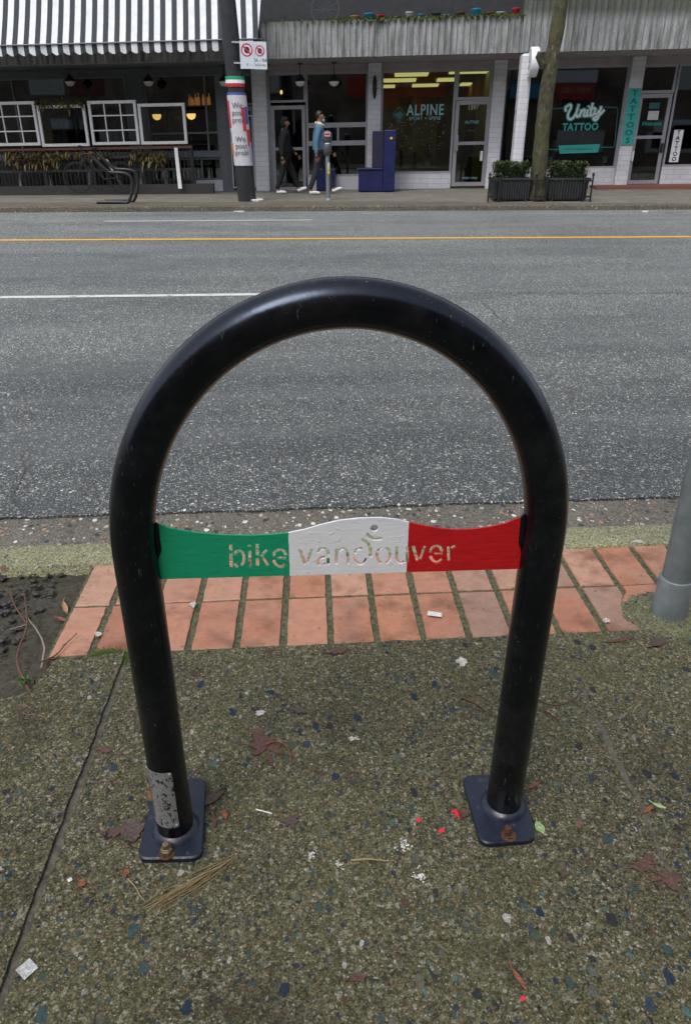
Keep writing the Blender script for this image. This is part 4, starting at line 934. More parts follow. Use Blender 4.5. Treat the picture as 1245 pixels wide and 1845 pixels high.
# ================================================================== STREET THINGS (far side)
# utility pole with posters
pb = gnd(446, 362); ptop = vert(411, 20, pb.y); pz = walkz(pb.x, pb.y)
pole = empty('utility_pole', (pb.x, pb.y, pz), 'dark street pole wrapped in posters beside the cafe entrance', 'pole')
def pax(z): return Vector((pb.x+(ptop.x-pb.x)*(z-pz)/(ptop.z-pz), pb.y, z))
mb = MB(); mb.tube([pax(z) for z in (pz-.05, 1, 2, 3, 4, 5.5)], [.19, .18, .172, .168, .165, .16], 20); obj('shaft', mb, 'dark_paint', pole)
zA = vert(430, 298, pb.y).z; zB = vert(427, 172, pb.y).z
def wrap(z0, z1, a0, a1, rad, mat, name, parent=pole, nseg=10):
    mb = MB(); vs = []
    for j in range(3):
        z = z0+(z1-z0)*j/2; c = pax(z)
        for i in range(nseg+1):
            a_ = a0+(a1-a0)*i/nseg; vs.append((c.x+rad*math.sin(a_), c.y-rad*math.cos(a_), z))
    mb.add(vs, [(j*(nseg+1)+i, j*(nseg+1)+i+1, (j+1)*(nseg+1)+i+1, (j+1)*(nseg+1)+i) for j in range(2) for i in range(nseg)], smooth=True); return obj(name, mb, mat, parent)
wrap(zA, zB, -2.2, 2.2, .196, 'poster_paper', 'poster'); H_ = zB-zA
wrap(zA+H_*.55, zB-.09, -1.6, -.95, .199, 'poster_red', 'poster'); wrap(zA+H_*.15, zA+H_*.33, -1.6, -1.0, .199, 'poster_orange', 'poster'); wrap(zA+H_*.36, zA+H_*.5, -1.7, -1.2, .199, 'poster_blue', 'poster')
wrap(zA+H_*.5, zB-.22, .35, .75, .2, 'poster_red', 'poster'); wrap(zA+H_*.6, zB-.2, .7, 1.2, .2, 'poster_blue', 'poster'); wrap(zA+H_*.28, zA+H_*.52, .75, 1.3, .201, 'poster_red', 'poster'); wrap(zA+H_*.08, zA+H_*.34, 1.0, 1.5, .202, 'poster_lilac', 'poster')
wrap(zB-.03, zB+.05, -1.9, 1.9, .187, 'poster_blue', 'tape')
zG = vert(426, 157, pb.y).z; zH2 = vert(426, 138, pb.y).z; k3 = (zH2-zG)/3
wrap(zG+2*k3, zH2, -1.8, 1.8, .19, 'flag_green', 'flag_band'); wrap(zG+k3, zG+2*k3-.001, -1.8, 1.8, .19, 'white_paint', 'flag_band'); wrap(zG, zG+k3-.001, -1.8, 1.8, .19, 'flag_red', 'flag_band')
for (s_, py) in (('We', 191), ('post', 204), ('prob', 217), ('We', 251), ('post', 263), ('probl', 275)):
    zc = vert(435, py, pb.y).z
    def fn(x, y, zc=zc):
        c = pax(zc+y); a_ = x/.2-.02; return (c.x+.206*math.sin(a_), c.y-.206*math.cos(a_), zc+y)
    obj('lettering', textmesh(s_, .14, fn, 'sign_black', 'lettering', pole), 'meter_grey', pole, fix=False)
# parking signs on the pole
def parksign(px0, px1, py0, py1, label, yo, small, lines):
    a_ = vert(px0, py1, pb.y+yo); b2 = vert(px1, py0, pb.y+yo); y = pb.y+yo; cx = (a_.x+b2.x)/2; hw = (b2.x-a_.x)/2
    e = empty('parking_sign', (cx, y, a_.z), label, 'sign', 'parking signs on the poster pole')
    mb = MB(); mb.box(cx-hw, cx+hw, y-.006, y+.006, a_.z, b2.z, bev=.003); obj('board', mb, 'sign_white', e)
    zc = a_.z+(b2.z-a_.z)*.68; r_o = hw*.82*small
    mb = MB(); mb.add([(cx+rr3*math.cos(k*.1571), y-.009, zc+rr3*math.sin(k*.1571)) for rr3 in (r_o, r_o*.8) for k in range(40)], [(k, (k+1) % 40, (k+1) % 40+40, k+40) for k in range(40)])
    t = Vector((.707, 0, -.707)); nn = Vector((.707, 0, .707))*r_o*.11; c_ = Vector((cx, y-.011, zc)); mb.add([c_-t*r_o*.85+nn, c_-t*r_o*.85-nn, c_+t*r_o*.85-nn, c_+t*r_o*.85+nn], [(0, 1, 2, 3)]); obj('prohibition_ring', mb, 'sign_red', e, fix=False)
    mb = MB(); mb.add([(cx+r_o*.45*math.cos(k*.314), y-.0085, zc+r_o*.5*math.sin(k*.314)) for k in range(20)], [tuple(range(20))]); obj('symbol', mb, 'sign_black', e, fix=False)
    for (s_, fz, hh) in lines:
        obj('lettering', textmesh(s_, hh, lambda x, yy: (cx+x, y-.009, a_.z+(b2.z-a_.z)*fz+yy), 'sign_black', 'lettering', e), 'meter_grey', e, fix=False)
    return e
parksign(434, 457, 74, 124, 'white no parking sign nearest the pole, large red ring', -.2, 1.0, [('<', .15, .09)])
parksign(457.5, 480, 76, 125, 'white no parking sign with hours below the ring, farther from the pole', -.19, .85, [('7A - 9A', .33, .085), ('MON-FRI', .15, .05)])
zz = vert(440, 115, pb.y).z
for z in (zz, vert(440, 78, pb.y).z): mb = MB().box(pax(z).x+.02, pax(z).x+.66, pb.y-.185, pb.y-.17, z-.015, z+.015); obj('sign_bracket', mb, 'foil', pole)
# parking meter
mp = gnd(591.5, 361); e = empty('parking_meter', (mp.x, mp.y, walkz(mp.x, mp.y)), 'grey parking meter on a pole with yellow band, in front of the walking man', 'parking meter')
zq = lambda py: vert(590, py, mp.y).z
x, y = mp.x, mp.y; mb = MB(); mb.tube([(x, y, 0), (x-.01, y, zq(279))], .042, 14); mb.lathe((x, y, .0), [(.075, 0), (.07, .03), (.045, .05)], 14); obj('post', mb, 'grey_galvanised', e)
mb = MB(); mb.lathe((x, y, zq(313)), [(.0445, 0), (.0445, zq(306)-zq(313))], 14); obj('yellow_band', mb, 'yellow_label', e)
mb = MB(); mb.lathe((x, y, zq(305)), [(.0435, 0), (.0435, zq(293)-zq(305))], 14); obj('label_band', mb, 'off_white', e)
mb = MB(); z0, z1 = zq(280), zq(259); mb.lathe((x-.01, y, z0), [(.05, 0), (.085, .03), (.09, (z1-z0)*.8), (.07, z1-z0)], 16); mb.tube([(x-.01, y, z1-.01), (x-.01, y, z1+.03)], .05, 12); obj('coin_box', mb, 'meter_grey', e)
mb = MB(); mb.lathe((x-.01, y, z1-.025), [(.062, 0), (.06, .03), (.04, .055)], 14); obj('collar', mb, 'off_white', e)
z2, z3 = zq(258), zq(235); mb = MB(); hh = z3-z2; 
prof = [(.06, 0), (.095, .04), (.105, hh*.55), (.1, hh*.75), (.07, hh*.93), (.02, hh)]; mb.lathe((x-.01, y, z2), prof, 18); mb.v = [Vector((p.x, y+(p.y-y)*.7, p.z)) for p in mb.v]; obj('meter_head', mb, 'meter_grey', e)
mb = MB(); mb.box(x-.06, x+.04, y-.08, y-.07, z2+hh*.6, z2+hh*.8, bev=.004); obj('display', mb, 'sign_red', e); mb = MB(); mb.box(x-.065, x+.045, y-.079, y-.0705, z2+hh*.53, z2+hh*.85, bev=.003); obj('display_frame', mb, 'off_white', e)
# blue benches
def bx3(name, mb, mat, parent): return obj(name, mb, mat, parent, T=F)
u1 = fac(712, 290, -1.15)[0]; u0 = fac(691, 290, -1.15)[0]; uL_ = fac(670, 290, -1.05)[0]; e = empty('bench', F((u0, -.8, 0)), 'navy blue L shaped wooden bench with a tall end panel beside the lettered window', 'bench')
zt3 = fac(702, 234, -1.15)[1]; zs3 = fac(670, 306, -1.1)[1]; us3 = fac(642, 330, -1.1)[0]
mb = MB(); mb.box(u0, u1, -1.15, -.25, 0, zt3, bev=.012)
for k in range(3): mb.box(u0+.02, u1-.02, -1.154, -1.149, zt3*(.27+.24*k), zt3*(.27+.24*k)+.008)
bx3('end_panel', mb, 'navy_bench_paint', e)
mb = MB(); mb.box(uL_, u0-.004, -1.02, -.25, zs3+.037, zt3-.015, bev=.01); bx3('side_panel', mb, 'navy_shadow_paint', e)
mb = MB(); mb.box(us3+.05, u0-.003, -1.1, -.35, 0, zs3, bev=.01)
for k in range(1, 4): mb.box(us3+.05+(u0-us3-.05)*k/4, us3+.056+(u0-us3-.05)*k/4, -1.104, -1.099, .03, zs3-.02)
bx3('seat_box', mb, 'navy_bench_paint', e)
mb = MB(); mb.box(us3, u0-.004, -1.13, -.33, zs3+.002, zs3+.035, bev=.006); bx3('seat', mb, 'navy_bench_paint', e)
uu, zz = fac(705, 249, -1.16); mb = MB(); mb.lathe((uu, -1.15, zz), [(.03, -.012), (.03, 0)], 12, axis=Vector((0, 1, 0))); bx3('badge', mb, 'yellow_label', e)
u0, u1, z0, z1 = fr(570, 603, 305, 343, -.6); e = tag(obj('planter_box', MB().box(u0, u1, -.6, -.1, 0, z1, bev=.01), 'navy_bench_paint', T=F), 'small navy blue box behind the walking man', 'box')
# hedge boxes, guard rails and tree
HB = KY+.75
def hedge(px0, px1, label, seed):
    a_ = vert(px0, 340, HB); b2 = vert(px1, 340, HB); x0, x1 = a_.x, b2.x; zt = vert((px0+px1)/2, 322, HB).z; zh = vert((px0+px1)/2, 289, HB+.1).z
    e = empty('hedge_planter', ((x0+x1)/2, HB+.2, 0), label, 'planter', 'hedge boxes on either side of the tree')
    mb = MB(); mb.add([(x0+.04, HB+.03, .04), (x1-.04, HB+.03, .04), (x1-.04, HB+.37, .04), (x0+.04, HB+.37, .04), (x0, HB, zt), (x1, HB, zt), (x1, HB+.4, zt), (x0, HB+.4, zt)], [(0, 3, 2, 1), (0, 1, 5, 4), (1, 2, 6, 5), (2, 3, 7, 6), (3, 0, 4, 7), (4, 5, 6, 7)])
    n = 14
    for k in range(n):
        x = x0+.05+(x1-x0-.1)*k/(n-1); mb.box(x-.014, x+.014, HB-.012, HB+.03, .07, zt-.04)
    mb.box(x0-.02, x1+.02, HB-.03, HB+.43, zt-.03, zt+.015, bev=.006)
    for q_ in (x0+.08, x1-.12): mb.box(q_, q_+.05, HB+.0, HB+.06, 0, .08)
    obj('box', mb, 'planter_plastic', e)
    mb = MB(); rg = random.Random(seed)
    for i in range(5200):
        x = rg.uniform(x0+.03, x1-.03); y = HB+rg.uniform(.0, .42); z = rg.uniform(zt-.03, zh)
        lim = zh-.05*mnoise.noise(Vector((x*6, y*6, seed)))-.02
        if z > lim: continue
        if mnoise.noise(Vector((x*7, y*7, z*7+seed))) < -.28: continue
        sd_ = Vector((rg.uniform(-1, 1), rg.uniform(-1, 1), rg.uniform(-.4, 1)))
        leafblade(mb, (x, y, z), sd_, rg.uniform(.035, .06), .028, .3, 2)
    obj('foliage', mb, 'hedge_leaves', e)
    mb = MB(); mb.box(x0+.12, x1-.12, HB+.1, HB+.3, zt, zh-.12); obj('core', mb, 'dark_green_paint', e)
hedge(889, 956, 'clipped hedge in a black slatted box left of the tree trunk', 1); hedge(987, 1060, 'clipped hedge in a black slatted box right of the tree trunk', 2)
def guard(px0, px1, label):
    xa = vert(px0, 335, HB-.08).x; xb = vert(px1, 335, HB-.08).x; e = empty('tree_guard', ((xa+xb)/2, HB-.1, 0), label, 'tree guard', 'iron tree guards by the hedge boxes')
    for x in (xa, xb):
        mb = MB(); mb.tube([(x, HB-.08, 0), (x, HB-.08, .5)], .02, 8); mb.lathe((x, HB-.08, .5), [(.01, 0), (.03, .02), (.03, .05), (.008, .075)], 10); obj('post', mb, 'black_iron', e)
    
    for z_ in (.4, .1): obj('rail', MB().box(xa, xb, HB-.09, HB-.07, z_, z_+.03), 'black_iron', e)
    return e
guard(881, 900, 'iron tree guard at the left end of the left hedge box'); guard(965, 984, 'iron tree guard between the two hedge boxes'); guard(1052, 1066, 'iron tree guard at the right end of the right hedge box')
tr = empty('street_tree', (gnd(968, 358).x, HB+.1, 0), 'mossy tree trunk rising between the two hedge boxes', 'tree')
pts = [vert(px, py, HB+.15) for px, py in ((966, 360), (968, 330), (972, 290), (976, 240), (982, 190), (987, 150), (994, 105), (1000, 70), (1008, 22))]
hd = (pts[-1]-pts[-2]).normalized(); pts += [pts[-1]+hd*.7, pts[-1]+hd*1.5+Vector((.1, 0, .1))]
pts = [Vector((p.x, p.y, p.z)) for p in smoothline(pts, 4)]
rad = [.185 if i < 3 else max(.1, .165-.0011*i+.012*mnoise.noise(Vector((i*.4, 0, 0)))) for i in range(len(pts))]
mb = MB(); mb.tube(pts, rad, 16); mb.v = [v+Vector((mnoise.noise(v*6), mnoise.noise(v*6+Vector((5, 5, 5))), 0))*.018 for v in mb.v]; obj('trunk', mb, 'mossy_bark', tr)
top_ = pts[-1]; mb = MB(); rg = random.Random(12)
for i in range(7):
    a_ = i*.9; d = Vector((math.cos(a_), math.sin(a_)*.8, 1.3)).normalized(); p1 = top_-hd*rg.uniform(0, .5); p2 = p1+d*1.2; p3 = p2+(d+Vector((rg.uniform(-.4, .4), rg.uniform(-.4, .4), .1)))*1.0
    mb.tube([p1, p2, p3], [.06, .035, .01], 8)
    for j in range(4):
        q1 = p2+(p3-p2)*rg.random(); mb.tube([q1, q1+Vector((rg.uniform(-.6, .6), rg.uniform(-.6, .6), rg.uniform(.1, .7)))], [.014, .004], 5)
obj('branches', mb, 'mossy_bark', tr)
mb = MB(); kn = vert(985, 105, HB+.15); mb.tube([kn+Vector((-.1, -.05, -.1)), kn+Vector((-.22, -.1, .02)), kn+Vector((-.2, -.1, .1))], [.07, .05, .03], 8); obj('stub', mb, 'mossy_bark', tr)
mb = MB(); rg = random.Random(21)
for i in range(260):
    p = gnd(rg.gauss(970, 11), rg.gauss(356, 2.5)); leafblade(mb, (p.x, p.y, .01+rg.uniform(0, .05)), (rg.uniform(-1, 1), rg.uniform(-1, 1), rg.uniform(0, .5)), .07, .035, .3, 2)
tag(obj('leaf_litter', mb, 'rust_litter', origin=O0), 'rust coloured leaf litter round the foot of the tree trunk', 'leaf litter', kind='stuff')
mb = MB()
for i in range(420):
    px, py = rg.uniform(10, 1240), rg.uniform(1165, 1840)
    if rg.random() < .45: px, py = rg.choice([(235, 1500), (400, 1470), (610, 1172), (1150, 1150), (70, 1200), (1180, 1575), (480, 1350), (150, 1590), (840, 1470), (960, 1440)]); px += rg.gauss(0, 26); py += rg.gauss(0, 14)
    p = gnd(px, py); leafblade(mb, (p.x, p.y, .002), (rg.uniform(-1, 1), rg.uniform(-1, 1), .05), rg.uniform(.003, .011), rg.uniform(.0015, .004), .1, 2)
tag(obj('leaf_crumbs', mb, 'crumb_mix', origin=O0), 'tiny brown leaf crumbs scattered over the near sidewalk', 'leaf litter', kind='stuff')
# far bicycle rack (bent double tube) and bicycle
BR = KY+.55
def vb(px, py, Y): p = vert(px, py, Y); return p
e = empty('tube_bike_rack', (vert(225, 360, BR).x, BR, 0), 'far dark double tube bike rack on the opposite sidewalk, beside the parked bicycle', 'bike rack')
for k, dY in enumerate((0.0, .45)):
    Y = BR+dY; sc_ = [(172, 363), (205, 362), (228, 361)]; dx = 10*k
    P_ = [(175+dx*1.5, 364), (215+dx, 363), (230+dx, 360.5), (237+dx, 352), (239+dx, 340), (238+dx, 325), (233+dx, 316), (222+dx, 312), (205+dx, 311), (195+dx, 309), (184+dx, 299), (165+dx, 282)]
    pts = [vert(x, y-k*6, Y) for x, y in P_]; 
    for p in pts[:3]: p.z = .035
    mb = MB(); mb.tube(smoothline(pts, 5), .032, 10); obj('tube', mb, 'black_iron', e)
bk = empty('bicycle', (vert(200, 345, 19.9).x, 19.9, 0), 'dark parked bicycle with white frame tube and red rear light', 'bicycle')
YB2 = 19.9; cx1 = vert(222, 335, YB2).x; cx0 = vert(150, 335, YB2).x; wr_ = .33
cx0 = cx1-1.02
for cxw in (cx0, cx1):
    w_ = obj('wheel', MB().tube([(cxw+wr_*math.cos(k*.1963), YB2, wr_+.01+wr_*math.sin(k*.1963)) for k in range(32)], .013, 8, closed=True), 'rubber', bk)
    mb = MB(); mb.tube([(cxw+.3*math.cos(k*.1963), YB2, wr_+.01+.3*math.sin(k*.1963)) for k in range(32)], .008, 6, closed=True); obj('rim', mb, 'rubber', w_)
    mb = MB()
    for k in range(16): mb.tube([(cxw, YB2, wr_+.01), (cxw+.3*math.cos(k*.3927), YB2, wr_+.01+.3*math.sin(k*.3927))], .002, 4)
    obj('spokes', mb, 'rubber', w_)
bb = (cx1-.42, YB2, .3); stt = (cx1-.56, YB2, .86); hdt = (cx0+.18, YB2, .84)
mb = MB(); mb.tube([stt, bb], .018, 8); mb.tube([bb, hdt], .02, 8); mb.tube([stt, hdt], .016, 8); mb.tube([bb, (cx1, YB2+.05, .34)], .012, 6); mb.tube([stt, (cx1, YB2+.05, .34)], .01, 6); mb.tube([hdt, (cx0, YB2, .34)], .015, 8); obj('frame', mb, 'black_iron', bk)
mb = MB(); p1 = vert(191, 288, YB2-.06); p2 = vert(205, 306, YB2-.06); mb.tube([p1, p2], [.035, .04], 8); obj('bottle', mb, 'white_paint', bk)
mb = MB(); mb.lathe((stt[0], YB2, .93), [(.03, 0), (.09, .03), (.05, .06)], 12); mb.tube([stt, (stt[0], YB2, .95)], .012, 6); obj('saddle', mb, 'rubber', bk)
mb = MB(); mb.tube([(hdt[0]-.03, YB2-.28, 1.0), (hdt[0]-.05, YB2, 1.02), (hdt[0]-.03, YB2+.28, 1.0)], .013, 8); mb.tube([hdt, (hdt[0]-.04, YB2, 1.02)], .014, 8); obj('handlebar', mb, 'black_iron', bk)
p1 = vert(215, 308, YB2-.1); mb = MB(); mb.lathe((p1.x, p1.y, p1.z-.03), [(.01, 0), (.04, .02), (.04, .045), (.01, .06)], 10); mb.tube([(p1.x, p1.y, p1.z), (p1.x, YB2+.02, p1.z)], .01, 6); obj('rear_light', mb, 'red_lens', bk)

# walking man
def skin(verts, edges, radii, name, mat, parent, sub=2, root=0):
    me = bpy.data.meshes.new(name); me.from_pydata(verts, edges, []); ob = bpy.data.objects.new(name, me); C.objects.link(ob)
    sk = ob.modifiers.new('s', 'SKIN'); ob.modifiers.new('d', 'SUBSURF').levels = sub
    for i, r_ in enumerate(radii):
        sv = me.skin_vertices[0].data[i]; sv.radius = (r_, r_) if not isinstance(r_, tuple) else r_; sv.use_root = (i == root)
    sk.use_smooth_shade = True
    dg = bpy.context.evaluated_depsgraph_get(); dg.update(); m2 = bpy.data.meshes.new_from_object(ob.evaluated_get(dg)); bpy.data.objects.remove(ob)
    m2.materials.clear(); m2.materials.append(M[mat]); m2.polygons.foreach_set('use_smooth', [True]*len(m2.polygons)); m2.name = name
    org = Vector(verts[root]); m2.transform(Matrix.Translation(-org)); return link(name, m2, parent, org)
def walker(fx, fy, label, jm, tm, cm2, hood=False, sx=1.0):
    pg = gnd(fx, fy); px_, py_ = pg.x-.02, pg.y; pz_ = walkz(px_, py_)
    man = empty('person', (px_, py_, pz_), label, 'person')
    def P(x, y, z): return (px_+x*sx, py_+y*sx, pz_+z*sx)
    # joints: facing +x, camera at -y (his right side)
    hipz = .93
    V_ = [P(0, 0, .95), P(.01, 0, 1.1), P(.02, 0, 1.28), P(.02, 0, 1.42), P(.03, 0, 1.5), P(.05, 0, 1.565), P(.055, 0, 1.63), P(.05, 0, 1.68),   # pelvis..head
          P(0, -.09, .9), P(-.06, -.09, .5), P(-.21, -.09, .12), P(-.14, -.09, .05),
          P(.02, .09, .9), P(.2, .09, .52), P(.33, .09, .13), P(.42, .09, .09),
          P(.01, -.19, 1.38), P(-.06, -.23, 1.12), P(-.06, -.24, .9), P(-.05, -.24, .8),
          P(.02, .19, 1.38), P(.1, .23, 1.12), P(.27, .22, .96), P(.33, .22, .9)]
    E_ = [(0, 1), (1, 2), (2, 3), (3, 4), (4, 5), (5, 6), (6, 7), (0, 8), (8, 9), (9, 10), (10, 11), (0, 12), (12, 13), (13, 14), (14, 15), (3, 16), (16, 17), (17, 18), (18, 19), (3, 20), (20, 21), (21, 22), (22, 23)]
    Rd = [.12, .11, .12, .11, .055, (.065, .07), (.08, .09), (.07, .08), .075, .055, .038, .035, .075, .055, .038, .035, .05, .038, .028, .03, .05, .038, .028, .03]
    skin(V_, E_, Rd, 'body', 'skin', man)
    def sub_(idx): return [V_[i] for i in idx]
    jk = [0, 1, 2, 3, 16, 17, 18, 20, 21, 22]
    jv = [P(.0, 0, .81)]+[V_[i] for i in (1, 2, 3, 16, 17)]+[P(-.06, -.24, .85)]+[V_[20], V_[21]]+[P(.29, .22, .935), P(.03, 0, 1.5)]
    skin(jv, [(0, 1), (1, 2), (2, 3), (3, 4), (4, 5), (5, 6), (3, 7), (7, 8), (8, 9), (3, 10)], [.16, .15, .155, .125, .075, .058, .046, .075, .058, .044, .08 if hood else .06], 'jacket', jm, man)
    tv = [P(0, 0, .93), P(0, -.09, .86), P(-.06, -.09, .5), P(-.22, -.09, .1), P(.02, .09, .86), P(.2, .09, .52), P(.34, .09, .13)]
    skin(tv, [(0, 1), (1, 2), (2, 3), (0, 4), (4, 5), (5, 6)], [.135, .105, .075, .058, .105, .075, .058], 'trousers', tm, man)
    for (hx, hy, hz, tx, tz, nm) in ((-.23, -.09, .05, .03, .04, 'shoe'), (.31, .09, .07, .57, .14, 'shoe')):
        skin([P(hx, hy, hz), P(hx+(tx-hx)*.5, hy, hz+(tz-hz)*.5+.005), P(tx, hy, tz)], [(0, 1), (1, 2)], [(.042, .048), (.04, .04), (.034, .026)], nm, 'shoe_white', man)
    skin([P(-.05, 0, 1.5), P(-.03, .08, 1.49), P(.06, .08, 1.47), P(.12, 0, 1.43), P(.06, -.08, 1.47), P(-.03, -.08, 1.49)], [(0, 1), (1, 2), (2, 3), (3, 4), (4, 5)], [.042]*6, 'collar', cm2, man)
    bm = bmesh.new(); bmesh.ops.create_icosphere(bm, subdivisions=3, radius=1); k_ = 1.16 if hood else 1.0
    for q in bm.verts: q.co = Vector(((.098*q.co.x)*k_, .088*q.co.y*k_, .1*q.co.z*k_))
    bmesh.ops.delete(bm, geom=[q for q in bm.verts if (q.co.x > .035 and q.co.z < .045) or (q.co.z < -.03 and q.co.x > -.02) or (not hood and q.co.z < -.06)] if not hood else [q for q in bm.verts if q.co.x > .05 and q.co.z < .05], context='VERTS'); bm.verts.index_update()
    mb = MB(); mb.add([P(.035+q.co.x, q.co.y, 1.655+(q.co.z*1.5 if hood and q.co.z < 0 else q.co.z)) for q in bm.verts], [[q.index for q in f.verts] for f in bm.faces], 0, True); bm.free(); obj('hood' if hood else 'hair', mb, 'hoodie_black' if hood else 'hair', man)
    if not hood: skin([P(.12, 0, 1.585), P(.115, 0, 1.55), P(.09, 0, 1.525)], [(0, 1), (1, 2)], [(.04, .055), (.045, .055), (.03, .05)], 'mask', 'mask_blue', man)
    mb = MB()
    for (cx_, cy_, cz_, dx_) in ((-.045, -.245, .77, .0), (.36, .22, .87, .2)):
        for k in range(4):
            mb = MB(); mb.tube([P(cx_+dx_*.1-.025+.017*k, cy_, cz_), P(cx_+dx_*.2-.022+.017*k, cy_+.005, cz_-.045), P(cx_+dx_*.1-.012+.017*k, cy_+.02, cz_-.08+.006*k)], [.0095, .009, .006], 6); obj('finger', mb, 'skin', man)
        mb = MB(); mb.tube([P(cx_+.03, cy_, cz_+.03), P(cx_+.055, cy_+.01, cz_-.01), P(cx_+.05, cy_+.02, cz_-.035)], [.011, .01, .007], 6); obj('thumb', mb, 'skin', man)
    mb = MB(); mb.tube([P(.125, 0, 1.635), P(.15, 0, 1.61), P(.135, 0, 1.595)], [.01, .016, .014], 8); obj('nose', mb, 'skin', man); mb = MB(); mb.tube([P(.045, -.083, 1.65), P(.05, -.095, 1.63), P(.045, -.085, 1.6)], [.012, .016, .01], 8); obj('ear', mb, 'skin', man)


walker(576, 351, 'man in denim jacket and face mask walking right, black trousers and white shoes', 'denim', 'dark_denim', 'sherpa')
walker(516, 349, 'second walker in dark hooded clothes and white shoes, behind the man in denim', 'hoodie_black', 'hoodie_black', 'hoodie_black', True, .93)
# litter on the far kerb
def patch(name, pts, z, mat, label, cat, th=.002, group=None, curl=0.0):
    n = len(pts); mb = MB(); c = sum((Vector(p) for p in pts), Vector())/n
    def up(p): d = (Vector(p)-c).length; return z+curl*d*d/(.03**2)*.01
    top = [(p[0], p[1], up(p)+th) for p in pts]; bot = [(p[0], p[1], z) for p in pts]
    mb.add(top+bot+[(c.x, c.y, z+th)], [(i, (i+1) % n, 2*n) for i in range(n)]+[(i, i+n, (i+1) % n+n, (i+1) % n) for i in range(n)])
    o = obj(name, mb, mat); tag(o, label, cat, group); return o
def blob(px, py, wpx, hpx, seed, n=22, jag=.3, z=0.0, rot=0.0):
    rg = random.Random(seed); out = []
    for i in range(n):
        a_ = 2*math.pi*i/n; k = 1+jag*(mnoise.noise(Vector((math.cos(a_)*1.8+seed*3, math.sin(a_)*1.8, 0)))*1.6+rg.uniform(-.3, .3))
        x = wpx/2*k*math.cos(a_); y = hpx/2*k*math.sin(a_); out.append(gnd(px+x*math.cos(rot)-y*math.sin(rot), py+x*math.sin(rot)+y*math.cos(rot), z))
    return out
patch('litter_paper', [(p.x, p.y, 0) for p in blob(464, 362, 22, 5, 3)], .01, 'paper_white', 'crumpled white paper on the far sidewalk by the pole foot', 'litter', .03)
patch('litter_paper', [(p.x, p.y, 0) for p in blob(431, 381, 18, 3, 5, z=ROADZ)], ROADZ+.004, 'paper_white', 'flat white paper in the far gutter below the pole', 'litter', .01)
patch('litter_paper', [(p.x, p.y, 0) for p in blob(1162, 382, 12, 2.4, 6, z=ROADZ)], ROADZ+.004, 'paper_white', 'small white scrap on the road by the right far kerb', 'litter', .01)

# ================================================================== MAIN BIKE RACK
rk = empty('bike_rack', (RC.x, RC.y, 0), 'large black arched tube bike rack with a green, white and red panel in the foreground', 'bike rack')
HW = (RR.x-RL.x)/2; HT = .9716; AR = .3573; TR = .0329
cl = []
for i in range(16): cl.append((-HW, .012+(HT-AR-.012)*i/16))
for i in range(73):
    a_ = math.pi*(1-i/72); cl.append((HW*math.cos(a_), HT-AR+AR*math.sin(a_)))
for i in range(1, 17): cl.append((HW, (HT-AR)*(1-i/16)+.012*(i/16)))
mb = MB(); pts = [Vector((RC.x+x, RC.y-LEAN*z, z)) for x, z in cl]
rr4 = [TR*(1+.012*mnoise.noise(Vector((i*.25, 1, 0)))) for i in range(len(pts))]
mb.tube(pts, rr4, 48); obj('arch_tube', mb, 'black_gloss_paint', rk)
